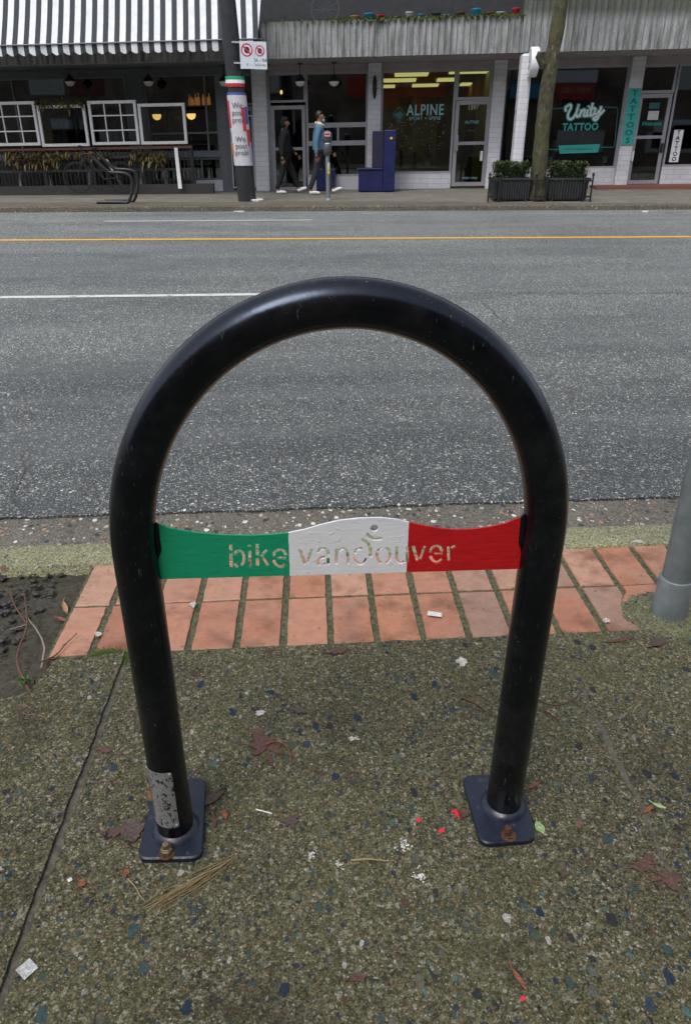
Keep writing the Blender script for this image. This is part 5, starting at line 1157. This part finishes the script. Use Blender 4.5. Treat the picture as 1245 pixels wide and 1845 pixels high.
# small paint runs under the arch
rg = random.Random(8)
for (px, py) in ((590, 590), (612, 592), (498, 620), (452, 636)):
    mb = MB(); p = rackp(px, py); pebble(mb, (p.x, p.y, p.z+.003), .0035, rg); obj('paint_drip', mb, 'black_gloss_paint', rk)
def roundpoly(cs, r_, n=7):
    out = []; k = len(cs)
    for i in range(k):
        a_, b2, c2 = Vector(cs[i-1]), Vector(cs[i]), Vector(cs[(i+1) % k]); p = b2+(a_-b2).normalized()*r_; q = b2+(c2-b2).normalized()*r_
        for t in range(n+1):
            t /= n; out.append(p*(1-t)**2+b2*2*t*(1-t)+q*t*t)
    return out
for side, cpx, bolt in (('l', [(246, 1548), (364, 1545), (372, 1400), (282, 1404)], (301, 1537)), ('r', [(866, 1521), (968, 1512), (936, 1392), (831, 1396)], (916, 1505))):
    cs = [gnd(x, y, .012) for x, y in cpx]; rp = roundpoly([(c.x, c.y, 0) for c in cs], .022); cen = sum(rp, Vector())/len(rp); n = len(rp)
    base = [Vector((p.x, p.y, .001)) for p in rp]; t1 = [Vector((p.x, p.y, .010)) for p in rp]; t2 = [Vector((cen.x+(p.x-cen.x)*.97, cen.y+(p.y-cen.y)*.97, .0125)) for p in rp]
    mb = MB(); mb.add(base+t1+t2, [(i, (i+1) % n, (i+1) % n+n, i+n) for i in range(n)]+[(i+n, (i+1) % n+n, (i+1) % n+2*n, i+2*n) for i in range(n)]+[tuple(range(2*n, 3*n))])
    bp = obj('base_plate', mb, 'plate_paint_sky_reflection', rk)
    f = RL if side == 'l' else RR
    mb = MB(); mb.lathe((f.x, f.y, .0125), [(TR+.011, 0), (TR+.0085, .004), (TR+.004, .009), (TR-.001, .012)], 40); mb.v = [v+Vector((mnoise.noise(v*90), mnoise.noise(v*90+Vector((3, 3, 3))), 0))*.0012 for v in mb.v]; obj('weld_collar', mb, 'plate_paint_sky_reflection', rk)
    c = gnd(*bolt, .014)
    bt = empty('bolt', (c.x, c.y, .0125)); bt.parent = rk; bt.location = WORLD[bt.name]-WORLD[rk.name]
    mb = MB(); mb.lathe((c.x, c.y, .0126), [(.0145, 0), (.0145, .002), (.006, .0022)], 24); obj('washer', mb, 'rust', bt)
    if side == 'l':
        mb = MB(); mb.lathe((c.x, c.y, .0145), [(.0108, 0), (.0112, .0015), (.0112, .010), (.0098, .0115)], 6, smooth=False); obj('nut', mb, 'dull_bolt_steel', bt)
        mb = MB(); mb.lathe((c.x, c.y, .024), [(.0062, 0), (.0062, .012), (.005, .0135)], 20); mb.lathe((c.x, c.y, .025), [(.0085, 0), (.0082, .003), (.0065, .0035)], 6, smooth=False); obj('stud', mb, 'dull_bolt_steel', bt)
    else:
        mb = MB(); mb.lathe((c.x, c.y, .0145), [(.0065, 0), (.0065, .02), (.0052, .0215)], 20); mb.v = [v+Vector((-.18*(v.z-.014), 0, 0)) for v in mb.v]; obj('stud', mb, 'rust', bt)
        mb = MB(); mb.lathe((c.x+.0005, c.y, .0147), [(.0098, 0), (.0098, .003), (.007, .0035)], 6, smooth=False); obj('nut', mb, 'rust', bt)
# identity tag wrapped on the left leg
ztg0, ztg1 = .052, .19
def onleg(a_, z, r_): return (RL.x+r_*math.sin(a_), RL.y-LEAN*z-r_*math.cos(a_), z)
TA0, TA1 = -1.38, .42
mb = MB(); nn_ = 24; vs = []
for j in range(9):
    z = ztg0+(ztg1-ztg0)*j/8
    for i in range(nn_+1):
        for r_ in (): pass
        vs.append(onleg(TA0+(TA1-TA0)*i/nn_, z, TR+.0009))
mb.add(vs, [(j*(nn_+1)+i, j*(nn_+1)+i+1, (j+1)*(nn_+1)+i+1, (j+1)*(nn_+1)+i) for j in range(8) for i in range(nn_)], smooth=True)
for a_ in (TA0, TA1): mb.add([onleg(a_, z, r_) for z in (ztg0, ztg1) for r_ in (TR-.001, TR+.0009)], [(0, 1, 3, 2)])
tg = obj('id_tag', mb, 'worn_metal_tag', rk)
for (s_, off, sz, zc) in (('URBAN RACKS', -1.08, .0125, .108), ('- 0531 -', -.1, .014, .112), ('. - - :', -.45, .012, .105)):
    fn = lambda x, y, off=off, zc=zc: onleg(off-y/TR*1.0, zc+x, TR+.0014)
    obj('stamped_lettering', textmesh(s_, sz, fn, 'sign_black', 'l', tg), 'sign_black', tg, fix=False)
for a_, z in ((TA0+.12, ztg1-.006), (TA1-.12, ztg1-.006), (TA1-.12, ztg0+.006)):
    c = Vector(onleg(a_, z, TR+.0008)); nrm = Vector((math.sin(a_), -math.cos(a_), 0)); mb = MB(); mb.lathe(c, [(.0028, 0), (.0022, .001), (.0008, .0014)], 12, axis=nrm); obj('rivet', mb, 'foil', tg)
# tricolour stencil panel
TH = .006
def pl2(px, py): p = rackp(px, py); return (p.x, p.z)
outline = [(286, 944), (310, 952), (345, 958), (400, 963), (450, 964), (495, 962), (521, 959), (550, 953), (580, 944), (610, 937), (645, 933), (685, 932), (715, 935), (735, 940), (760, 946), (790, 951), (820, 954), (850, 953), (880, 949), (910, 942), (937, 932)]
outer_ = [pl2(*q) for q in outline]+[pl2(936, 955), pl2(937, 985), pl2(944, 1024)]+[pl2(x, 1024+(943-x)*.0287) for x in range(900, 300, -60)]+[pl2(275, 1043), pl2(284, 1015), pl2(290, 990), pl2(289, 965)]
# plate ends run into the tubes
sc7 = 1245/440.0
def q7(p): return pl2(400+p[0]/sc7, 920+p[1]/sc7)
SW = 16.5/sc7*(pl2(601, 990)[0]-pl2(600, 990)[0])
LT = [
 [(46, 170), (47, 205)], [(47, 214), (48, 288)], [(64, 222), (76, 206), (94, 204), (108, 218), (114, 242), (108, 266), (96, 278)], [(66, 268), (72, 280), (84, 285)],
 [(141, 172), (141, 184)], [(142, 200), (142, 284)],
 [(180, 167), (181, 228)], [(181, 240), (182, 282)], [(230, 197), (197, 236)], [(207, 236), (236, 280)],
 [(262, 234), (268, 212), (284, 200), (302, 198), (318, 207), (326, 228)], [(282, 240), (328, 239)], [(264, 248), (272, 270), (290, 283), (310, 282), (326, 266)],
 [(396, 194), (410, 232), (425, 272)], [(435, 262), (447, 228), (459, 193)],
 [(488, 213), (497, 197), (515, 190), (532, 196), (541, 212), (541, 226)], [(526, 233), (506, 238), (492, 250), (490, 264), (500, 275)], [(541, 238), (541, 272)], [(512, 274), (528, 266)],
 [(582, 190), (582, 271)], [(594, 202), (606, 192), (622, 191), (636, 202), (641, 220), (641, 270)],
 [(674, 216), (684, 198), (700, 190), (716, 192)], [(674, 230), (680, 252), (696, 266), (714, 266), (728, 254), (735, 240)],
 [(712, 141), (734, 160), (748, 172), (755, 190), (755, 236)], [(734, 116), (756, 132), (774, 141), (816, 139)],
 [(812, 186), (795, 200), (789, 226), (797, 252), (812, 266)], [(832, 185), (849, 198), (856, 224), (849, 250), (834, 266)],
 [(890, 180), (890, 234), (898, 254), (912, 262), (928, 256)], [(944, 178), (944, 262)],
 [(972, 178), (984, 214), (996, 256)], [(1008, 248), (1020, 214), (1034, 178)],
 [(1059, 214), (1066, 194), (1082, 180), (1100, 180), (1114, 190), (1120, 210)], [(1080, 218), (1124, 216)], [(1061, 228), (1068, 246), (1084, 259), (1102, 258), (1120, 243)],
 [(1153, 180), (1154, 256)], [(1166, 192), (1176, 182), (1188, 179)]]
cu = bpy.data.curves.new('sign_panel', 'CURVE'); cu.dimensions = '2D'; cu.fill_mode = 'BOTH'; cu.extrude = TH/2*.55
def addsp(poly):
    s_ = cu.splines.new('POLY'); s_.points.add(len(poly)-1)
    for i, p in enumerate(poly): s_.points[i].co = (p[0]-pan_c.x, p[1]-pan_c.z, 0, 1)
    s_.use_cyclic_u = True
addsp(outer_)
wide = {23: 1.15, 24: 1.25}
for i, ln in enumerate(LT):
    P_ = [q7(p) for p in ln]
    if len(P_) > 2: P_ = [(p.x, p.y) for p in smoothline([Vector((x, y, 0)) for x, y in P_], 4)]
    addsp(stroke_poly([(x, y, 0) for x, y in P_], SW*wide.get(i, 1.0)))
hc = q7((776, 87)); hr = abs(q7((796, 87))[0]-hc[0]); addsp([(hc[0]+hr*math.cos(k*.2618), hc[1]+hr*math.sin(k*.2618)) for k in range(24)])
to = bpy.data.objects.new('t', cu); me = bpy.data.meshes.new_from_object(to); bpy.data.objects.remove(to)
me.transform(Matrix(((1, 0, 0, 0), (0, 0, 1, 0), (0, 1, 0, 0), (0, 0, 0, 1))))
for v in me.vertices: v.co.y += -LEAN*v.co.z
me.materials.clear(); me.materials.append(M['tricolour_panel_paint'])
bm = bmesh.new(); bm.from_mesh(me); bmesh.ops.remove_doubles(bm, verts=bm.verts[:], dist=1e-6); bmesh.ops.recalc_face_normals(bm, faces=bm.faces[:]); bm.to_mesh(me); bm.free()
pp = link('sign_panel', me, rk, pan_c); tag(pp, 'stencil cut panel painted green, white and red reading bike vancouver')
# flanges that join panel to tube
for cs in ([(275, 1043), (262, 1060), (262, 930), (286, 944), (292, 990)], [(937, 932), (933, 975), (944, 1024), (960, 1040), (955, 915)]):
    mb = MB(); P_ = [rackp(*q) for q in cs]; n = len(P_); mb.add([p+Vector((0, -.002, 0)) for p in P_]+[p+Vector((0, .002, 0)) for p in P_], [tuple(range(n)), tuple(range(n, 2*n))[::-1]]+[(i, i+n, (i+1) % n+n, (i+1) % n) for i in range(n)]); obj('flange', mb, 'black_gloss_paint', rk)

# ================================================================== NEAR GREY POLE at right
gp = empty('metal_pole', (cyl.x+.0, cyl.y, 0), 'grey galvanised pole with a collar at the right edge beside the bricks', 'pole')
GR = .045; gx, gy = gnd(1237, 1095).x, cyl.y-.03
gx = gnd(1164, 1080, .03).x+GR+.006
mb = MB(); mb.tube([(gx, gy, -.05), (gx, gy, 3.2)], GR-.006, 32); obj('shaft', mb, 'grey_galvanised', gp)
mb = MB(); mb.lathe((gx, gy, -.03), [(GR+.001, 0), (GR, .15), (GR-.002, .153), (GR-.0055, .152)], 32); obj('collar', mb, 'grey_galvanised', gp)
mb = MB(); vs = []; 
for j in range(9):
    rj = GR-.004+j*.0105
    for i in range(48):
        a_ = i*math.pi/24; k = 1+.06*mnoise.noise(Vector((math.cos(a_)*2, math.sin(a_)*2, 4))); vs.append((gx+rj*k*math.cos(a_), gy+rj*k*math.sin(a_), .010-.0016*j+.004*mnoise.noise(Vector((rj*90*math.cos(a_), rj*90*math.sin(a_), 0)))))
mb.add(vs, [(j*48+i, j*48+(i+1) % 48, (j+1)*48+(i+1) % 48, (j+1)*48+i) for j in range(8) for i in range(48)], smooth=True); obj('concrete_footing', mb, 'pole_moss', gp)
# moss tufts and grass in the joints
mb = MB(); rg = random.Random(31)
def tuft(px, py, n, sp, hgt=.01, z=0.0):
    for i in range(n):
        p = gnd(px+rg.gauss(0, sp), py+rg.gauss(0, sp*.35), z); leafblade(mb, (p.x, p.y, z-.002), (rg.uniform(-1, 1), rg.uniform(-1, 1), rg.uniform(.4, 1.6)), rg.uniform(.4, 1)*hgt, hgt*.35, .3, 2)
for i in range(64):
    px = rg.uniform(95, 1180); tuft(px, 1184-(px-92)*.049+rg.uniform(-1, 3), 12, 6, .005)
tuft(1018, 1143, 130, 9, .007); tuft(1190, 1115, 160, 16, .008)
for i in range(150): tuft(1205+65*math.cos(i*.042)*rg.uniform(.7, 1.02), 1097+36*math.sin(i*.042)*rg.uniform(.7, 1.02), 3, 2, .005, .003); tuft(200, 1182, 100, 14, .006)
for i in range(110): px = rg.uniform(22, 1200); tuft(px, 1034-(px-22)*.045+rg.uniform(-3, 2), 9, 8, .006)
tag(obj('moss', mb, 'moss_green', origin=O0), 'low green moss growing in the joints around the brick strip', 'moss', kind='stuff')
mb = MB()
def blades(px, py, n, sp, h):
    for i in range(n):
        p = gnd(px+rg.gauss(0, sp), py+rg.gauss(0, sp*.3)); leafblade(mb, (p.x, p.y, -.01), (rg.uniform(-1, 1), rg.uniform(-1, 1), rg.uniform(.8, 2.5)), rg.uniform(.5, 1)*h, .0035, .5, 4)
blades(48, 1225, 26, 9, .045); blades(610, 1166, 18, 8, .018); blades(478, 1172, 8, 4, .02)
tag(obj('grass', mb, 'grass_green', origin=O0), 'small green grass blades at the edge of the bricks and planting pit', 'grass', kind='stuff')

# ================================================================== LITTER, LEAVES, TWIGS on the near side
def leaf(px, py, Lpx, Wpx, rot, mat, label, name='leaf', curl=.15, jag=0.0, group='fallen leaves on the near sidewalk', z=.003, stem=True, seed=1, lobes=0):
    """leaf mesh laid on the ground: length/width in picture pixels at that spot, rot in degrees"""
    c = gnd(px, py, z); s = (gnd(px+10, py, z)-c).length/10; sy = (gnd(px, py+10, z)-c).length/10
    Lpx *= .88; Wpx *= .85; curl *= .7
    a_ = R(rot); d = Vector((math.cos(a_), -math.sin(a_)*1.0, 0)); d3 = Vector((d.x*s, d.y*sy, 0))*Lpx
    L = d3.length; d3.normalize(); n3 = Vector((-d3.y, d3.x, 0)); wd = Wpx*s
    mb = MB(); rg = random.Random(seed); N_ = 14; vs = []
    for i in range(N_+1):
        t = i/N_; w_ = math.sin(math.pi*min(.985, max(.015, t)))**.75*wd/2
        if lobes: w_ *= (.55+.45*abs(math.cos(t*math.pi*lobes)))
        for k, kk in enumerate((-1, -.5, 0, .5, 1)):
            ww = w_*(1+jag*rg.uniform(-.5, .5)) if abs(kk) == 1 else w_
            p = c+d3*L*(t-.5)+n3*ww*kk; h = curl*wd*(kk*kk*.8+(t-.5)**2*1.6)+.0015*mnoise.noise(p*90)
            vs.append((p.x, p.y, z+abs(h)))
    mb.add(vs, [(i*5+k, i*5+5+k, i*5+6+k, i*5+1+k) for i in range(N_) for k in range(4)], smooth=True)
    if stem: mb.tube([c-d3*L*.5+Vector((0, 0, .001)), c-d3*L*.62+n3*L*.05+Vector((0, 0, .001)), c-d3*L*.75+n3*L*.12+Vector((0, 0, .001))], .0012, 6)
    return tag(obj(name, mb, mat), label, 'leaf', group)
leaf(972, 1491, 26, 20, 80, 'leaf_green', 'pale green round leaf touching the right base plate', seed=2, curl=.08)
leaf(1187, 1452, 26, 10, 30, 'leaf_green', 'small green leaf above the red brown leaf fragments at the right', seed=3)
leaf(1167, 1458, 34, 9, -25, 'leaf_rust', 'narrow orange brown leaf beside the small green leaf', seed=4)
leaf(935, 1765, 52, 11, 70, 'leaf_rust', 'narrow curled rust leaf near the bottom edge of the sidewalk', seed=5, curl=.3)
leaf(962, 1415, 36, 8, -20, 'leaf_rust', 'curled rust leaf just right of the right leg', seed=6, curl=.35)
leaf(645, 1762, 38, 22, -10, 'leaf_brown', 'wet brown leaf scrap near the bottom middle', seed=7, jag=.7)
leaf(68, 1292, 52, 9, 12, 'leaf_rust', 'long rust leaf below the planting pit at left', seed=8, curl=.3)
leaf(118, 1096, 34, 11, 52, 'leaf_tan', 'dry tan leaf on the dark soil beside the first brick', seed=9, curl=.4, z=-.02)
leaf(112, 1117, 26, 10, 20, 'leaf_rust', 'dry brown leaf on the dark soil below the tan leaf', seed=10, curl=.4, z=-.018)
leaf(537, 1279, 46, 16, 18, 'leaf_purple', 'dark wet leaf patch in the middle of the sidewalk', seed=11, jag=.6, curl=.02, stem=False)
leaf(236, 1498, 50, 48, 60, 'leaf_purple', 'large dark maroon leaf left of the left base plate', seed=12, jag=.5, curl=.06)
leaf(205, 1500, 24, 30, 20, 'leaf_brown', 'crumbled brown leaf scrap left of the maroon leaf', seed=13, jag=1., curl=.04)
leaf(520, 1250+0, 1, 1, 0, 'leaf_brown', 'x', seed=1) if False else None
leaf(405, 1468, 24, 11, 75, 'leaf_rust', 'curled orange brown leaf right of the left base plate', seed=15, curl=.3)
leaf(386, 1478, 34, 9, 80, 'leaf_brown', 'narrow brown leaf tucked against the right side of the left base plate', seed=16, curl=.2)
leaf(385, 1440, 62, 20, -35, 'leaf_purple', 'curled grey brown leaf standing behind the left base plate', seed=17, curl=.5)
leaf(1120, 1152, 60, 12, -8, 'leaf_brown', 'long brown leaf lying against the brick edge at the right', seed=18, jag=.5, curl=.1)
leaf(1185, 1158, 40, 26, -20, 'leaf_purple', 'brown leaf heap below the grey pole', seed=19, jag=.7, curl=.12)
leaf(610, 1172, 44, 20, -10, 'leaf_brown', 'brown leaf crumbs at the brick edge under the panel', seed=20, jag=1., curl=.05)
leaf(835, 1466, 20, 30, 30, 'leaf_brown', 'brown leaf scrap left of the right base plate', seed=21, jag=.8)
leaf(272, 1435, 30, 9, 60, 'leaf_rust', 'orange needle like leaf behind the left base plate', seed=22, jag=.6)
leaf(188, 1350, 34, 18, 15, 'leaf_brown', 'brown leaf scrap beside the pavement joint', seed=23, jag=.9, curl=.03)
leaf(1205, 1660-90, 1, 1, 0, 'leaf_brown', 'x') if False else None
leaf(148, 1592, 20, 14, 40, 'leaf_rust', 'rust leaf crumb beside the lower pavement joint', seed=24, jag=1.)
leaf(228, 1572, 16, 14, 10, 'leaf_rust', 'small rust leaf crumb left of the straw bundle', seed=25, jag=1., curl=.2)
def rag(px, py, wpx, hpx, seed, mat, label, jag=.5, n=34, cat='leaf', name='leaf', th=.0015, group=None, z=.0015, rot=0):
    pts = blob(px, py, wpx, hpx, seed, n, jag, 0, rot); return patch(name, pts, z, mat, label, cat, th, group)
rag(482, 1350, 50, 46, 4, 'leaf_brown', 'large wet brown maple leaf flattened in the middle of the sidewalk', .75, group='fallen leaves on the near sidewalk')
rag(1160, 1558, 60, 24, 9, 'leaf_brown', 'torn red brown leaf flattened near the right edge', .8, group='fallen leaves on the near sidewalk')
rag(1200, 1585, 50, 26, 12, 'leaf_brown', 'torn red brown leaf piece nearest the lower right edge', .8, group='fallen leaves on the near sidewalk')
rag(525, 1482, 26, 18, 15, 'leaf_purple', 'faded brown leaf stain to the right of the left base plate', .7, group='fallen leaves on the near sidewalk')
rag(1015, 1575, 14, 24, 17, 'leaf_purple', 'small dark leaf piece below the right base plate', .6, group='fallen leaves on the near sidewalk')
# paint spots and droppings
def spots(px, py, sp, n, mat, name, label, seed, smin=1.2, smax=4, group=None, cat='paint spot'):
    mb = MB(); rg = random.Random(seed)
    for i in range(n):
        x, y = px+rg.gauss(0, sp), py+rg.gauss(0, sp); s_ = rg.uniform(smin, smax)*(1.0 if i else 1.6); b_ = blob(x, y, s_*2, s_*1.7, seed*7+i, 9, .4)
        z = .0015+.0001*(i % 9); mb.add([(p.x, p.y, z) for p in b_], [tuple(range(9))])
    return tag(obj(name, mb, mat), label, cat, group)
G1 = 'red paint spots on the sidewalk'
spots(822, 1465, 3, 8, 'spot_red', 'paint_spot', 'largest bright red paint spot, left of the right base plate', 1, 2, 4.5, G1); spots(753, 1478, .5, 2, 'spot_red', 'paint_spot', 'small red paint spot farthest left of the group by the right base plate', 2, 3, 4, G1)
spots(795, 1496, .5, 2, 'spot_red', 'paint_spot', 'small red paint spot between the other two left of the right base plate', 3, 3, 4, G1); spots(1042, 1488, 3, 5, 'leaf_rust', 'paint_spot', 'faded red paint spot right of the green leaf', 4, 1.5, 3.5, G1)
spots(942, 1801, .6, 2, 'spot_red', 'paint_spot', 'red paint spot at the bottom below the curled rust leaf', 5, 2.5, 3.5, G1)
G2 = 'white splatters on the sidewalk'
for i, (x, y, l) in enumerate(((561, 1540, 'leftmost white splatter, right of the straw bundle'), (612, 1561, 'faint white splatter between two brighter ones'), (727, 1524, 'white splatter below the small red spots'), (757, 1580, 'lowest white splatter below the others'))):
    spots(x, y, (5, 4, 6.5, 6)[i], (30, 16, 46, 40)[i], 'paper_white', 'white_splatter', l, 40+i, .4, 2.1, G2, 'splatter')
# straw bundle
mb = MB(); rg = random.Random(6)
for i in range(20):
    t0 = rg.uniform(0, .35)*(rg.random() < .6); t1 = 1-rg.uniform(0, .4)*(rg.random() < .5); k = rg.gauss(0, 1)
    A_ = Vector((262, 1644)); B_ = Vector((428, 1544)); D_ = B_-A_; N2 = Vector((D_.y, -D_.x)).normalized()
    pts = []
    for q in range(5):
        t = t0+(t1-t0)*q/4; sp = (2+5.5*(1-t)**.8)*k+rg.gauss(0, 1.1)+(9 if i % 9 == 0 else 0)*math.sin(3*t)
        p2 = A_+D_*t+N2*(sp-4*math.sin(math.pi*t)); p3 = gnd(p2.x, p2.y); pts.append(p3+Vector((0, 0, .0015+rg.uniform(0, .006))))
    mb.tube(smoothline(pts, 4), rg.uniform(.0003, .0008), 5)
tag(obj('straw_bundle', mb, 'straw_mix'), 'bundle of dry straw below the left base plate', 'straw')
def twig(pp_, r_, mat, label, z=.003, side=()):
    P_ = [gnd(x, y)+Vector((0, 0, z+dz)) for x, y, dz in pp_]; P_ = smoothline(P_, 5); P_ = [p+Vector((mnoise.noise(p*30), mnoise.noise(p*30+Vector((7, 0, 0))), 0))*.002 for p in P_]; n = len(P_)
    mb = MB(); mb.tube(P_, [r_*(1-.6*i/n) for i in range(n)], 7)
    for s_ in side: q_ = [gnd(x, y)+Vector((0, 0, z+dz)) for x, y, dz in s_]; mb.tube(smoothline(q_, 4), r_*.5, 6)
    return tag(obj('twig', mb, mat), label, 'twig', 'twigs scattered on the near side')
twig([(58, 1250, 0), (36, 1205, 0), (32, 1180, .01), (52, 1135, .03), (48, 1085, .04)], .0042, 'twig_brown', 'thick pale brown twig at the left edge of the planting pit', -.01, [[(52, 1135, .03), (30, 1105, .04), (25, 1082, .05)]])
twig([(74, 1197, 0), (80, 1165, .005), (70, 1140, .01), (54, 1125, .03), (52, 1100, .03)], .003, 'twig_pale', 'grey twig bending down to the slab from the planting pit', -.01, [[(54, 1130, .02), (20, 1140, .02)]])
twig([(72, 1196, 0), (102, 1182, 0), (120, 1165, .004), (140, 1145, .004)], .0024, 'twig_brown', 'brown twig lying across the first brick', .004)
twig([(20, 1282, 0), (50, 1276, 0), (68, 1270, 0)], .003, 'twig_brown', 'short brown twig on the left slab above the long rust leaf')
twig([(832, 1258, 0), (858, 1270, 0), (885, 1290, 0)], .0024, 'twig_brown', 'dark twig left of the right leg at mid height'); twig([(968, 1262, 0), (1000, 1272, 0), (1030, 1262, 0), (1050, 1245, 0)], .0018, 'twig_brown', 'thin twig curving right of the right leg')
twig([(972, 1275, 0), (1003, 1298, 0), (1010, 1310, 0)], .0016, 'twig_brown', 'short thin twig below the curving twig'); twig([(632, 1552, 0), (665, 1551, .001), (700, 1553, 0)], .0022, 'straw', 'thin tan stalk between the white splatters')
twig([(232, 1585, 0), (245, 1600, .001), (252, 1615, .002), (262, 1625, 0)], .0012, 'straw', 'thin curved straw left of the straw bundle'); twig([(745, 1640, 0), (752, 1620, 0), (757, 1608, 0)], .0016, 'twig_brown', 'tiny dark twig below the lowest white splatter')
twig([(480, 1345, .002), (500, 1340, .004), (520, 1352, .003), (525, 1380, 0)], .002, 'leaf_rust', 'rust stalk of the flattened maple leaf'); twig([(341, 1408, .004), (362, 1405, .03), (372, 1408, .035)], .0016, 'twig_brown', 'thin stalk sticking up behind the left leg')
# papers
def card(px, py, wpx, hpx, rot, mat, label, z=.003, name='litter_paper', cat='litter'):
    cs = []
    for (x, y) in ((-1, -1), (1, -1), (1, 1), (-1, 1)):
        X = x*wpx/2; Y = y*hpx/2; a_ = R(rot); cs.append(gnd(px+X*math.cos(a_)-Y*math.sin(a_), py+X*math.sin(a_)+Y*math.cos(a_)))
    mb = MB(); n = 6; vs = []
    for j in range(n+1):
        for i in range(n+1):
            p = (cs[0]*(1-i/n)+cs[1]*(i/n))*(1-j/n)+(cs[3]*(1-i/n)+cs[2]*(i/n))*(j/n); vs.append((p.x, p.y, z+.0015*abs(mnoise.noise(p*60))))
    mb.add(vs, [(j*(n+1)+i, j*(n+1)+i+1, (j+1)*(n+1)+i+1, (j+1)*(n+1)+i) for j in range(n) for i in range(n)], smooth=True); return tag(obj(name, mb, mat), label, cat)
card(783, 1108, 26, 8, 8, 'paper_white', 'small white paper strip on a brick under the red panel'); card(50, 1748, 34, 24, -42, 'foil', 'crumpled grey wrapper at the lower left over the joint'); card(127, 1587, 9, 6, -30, 'paper_white', 'tiny white scrap left of the pavement joint bottom'); card(476, 1464, 30, 2.6, 14, 'paper_white', 'thin white straw wrapper right of the left base plate')
rag(832, 1195, 17, 14, 30, 'gum_white', 'crumpled whitish scrap below the bricks', .35, cat='litter', name='litter_scrap', th=.004); rag(348, 1092, 11, 10, 31, 'gum_white', 'pale gum lump in the joint between bricks', .4, cat='litter', name='litter_scrap', th=.004); rag(178, 1145, 13, 8, 32, 'gum_white', 'round white gum on the lower left brick', .15, cat='litter', name='litter_scrap', th=.003, z=.003)
rag(1092, 1128-8, 12, 8, 34, 'gum_white', 'pale scrap on the brick right of the right leg', .4, cat='litter', name='litter_scrap', th=.003); rag(470, 1285, 18, 8, 35, 'gum_white', 'small white chip above the flattened maple leaf', .6, cat='litter', name='litter_scrap'); rag(636, 1332, 16, 6, 36, 'gum_white', 'small white chip right of the flattened maple leaf', .6, cat='litter', name='litter_scrap'); rag(1148, 978, 16, 5, 37, 'gum_white', 'flat pale scrap on the kerb beyond the bricks at right', .4, cat='litter', name='litter_scrap', z=.004)

# ================================================================== building behind the camera, seen only as reflections in the shop glass
opp = empty('opposite_shops', (2, -6, 0), 'dark shop row with red sign boards seen reflected in the windows', 'building')
def refl(px, py):   # point behind the camera that the facade mirrors to this picture position
    n = Vector(ey); o = Vector((0, FY0, 0)); d = ray(px, py); v = EYE+d*(47/d.y)
    return v-n*2*((v-o).dot(n))
mb = MB(); c0, c1 = refl(480, 100), refl(1200, 100)
mb.box(-60, 40, -9.4, -6.9, -.1, 3.0); mb.box(-60, 40, -9.4, -7.1, 3.003, 9.5); obj('wall', mb, 'opposite_brick', opp)  # upper wall raised to darken rack reflections and direct the light
rg = random.Random(50)
for k in range(34):
    x_ = rg.uniform(-40, 25); w3 = rg.uniform(.5, 2.6); z_ = rg.choice([.6, .8, 3.6, 6.2]); mb = MB(); mb.box(x_, x_+w3, -6.89 if z_ < 3 else -7.09, -6.8 if z_ < 3 else -7.0, z_, z_+rg.uniform(.9, 1.9)); obj('reflection_panel', mb, rg.choice(['off_white', 'back_wall_grey', 'interior_dark', 'leaf_tan', 'sign_white', 'brick_red']), opp)  # coloured blocks added to give the shop glass something to reflect
def rboard(px0, px1, py0, py1, mat, name='sign_board', dy=0.0):
    a_ = refl(px0, py1); b2 = refl(px1, py0); y = -6.5+dy; s1_ = 1.0
    def at(px, py):
        # ray after mirror: from the mirrored eye through the mirrored point to the plane y
        n = Vector(ey); o = Vector((0, FY0, 0)); E2 = EYE-n*2*((EYE-o).dot(n)); q = refl(px, py); 
        d = q-E2; t = (y-E2.y)/d.y; return E2+d*t
    A, B = at(px0, py1), at(px1, py0); x0, x1 = min(A.x, B.x), max(A.x, B.x); mb = MB(); mb.box(x0, x1, y-.1, y, A.z, B.z); obj(name, mb, mat, opp); return at, y, (x0+x1)/2, (A.z+B.z)/2, abs(B.z-A.z)
def rtext(at, y, s, px, py, hpx, mat='off_white'):
    c = at(px, py); h = abs(at(px, py-hpx/2).z-at(px, py+hpx/2).z)*1.4
    obj('lettering', textmesh(s, h, lambda X, Y_: (c.x-X, y+.02, c.z+Y_), mat, 'l', opp), mat, opp, fix=False)
at, y, cx_, cz_, hh_ = rboard(690, 805, 131, 176, 'red_board'); rtext(at, y, 'NARY FOR Y', 752, 152, 11)
at, y, cx_, cz_, hh_ = rboard(690, 718, 178, 193, 'red_board', dy=.15); at, y, *_r = rboard(835, 870, 150, 175, 'red_board', dy=.2)
at, y, *_r = rboard(1000, 1072, 150, 180, 'red_board'); rtext(at, y, 'FAST CELL', 1036, 163, 9); rboard(1000, 1078, 126, 149, 'sign_white', dy=-.05); rboard(905, 975, 150, 178, 'pot_blue', dy=-.02); rboard(626, 656, 135, 175, 'red_board', dy=.05)
rboard(740, 762, 178, 205, 'red_board', dy=.1)
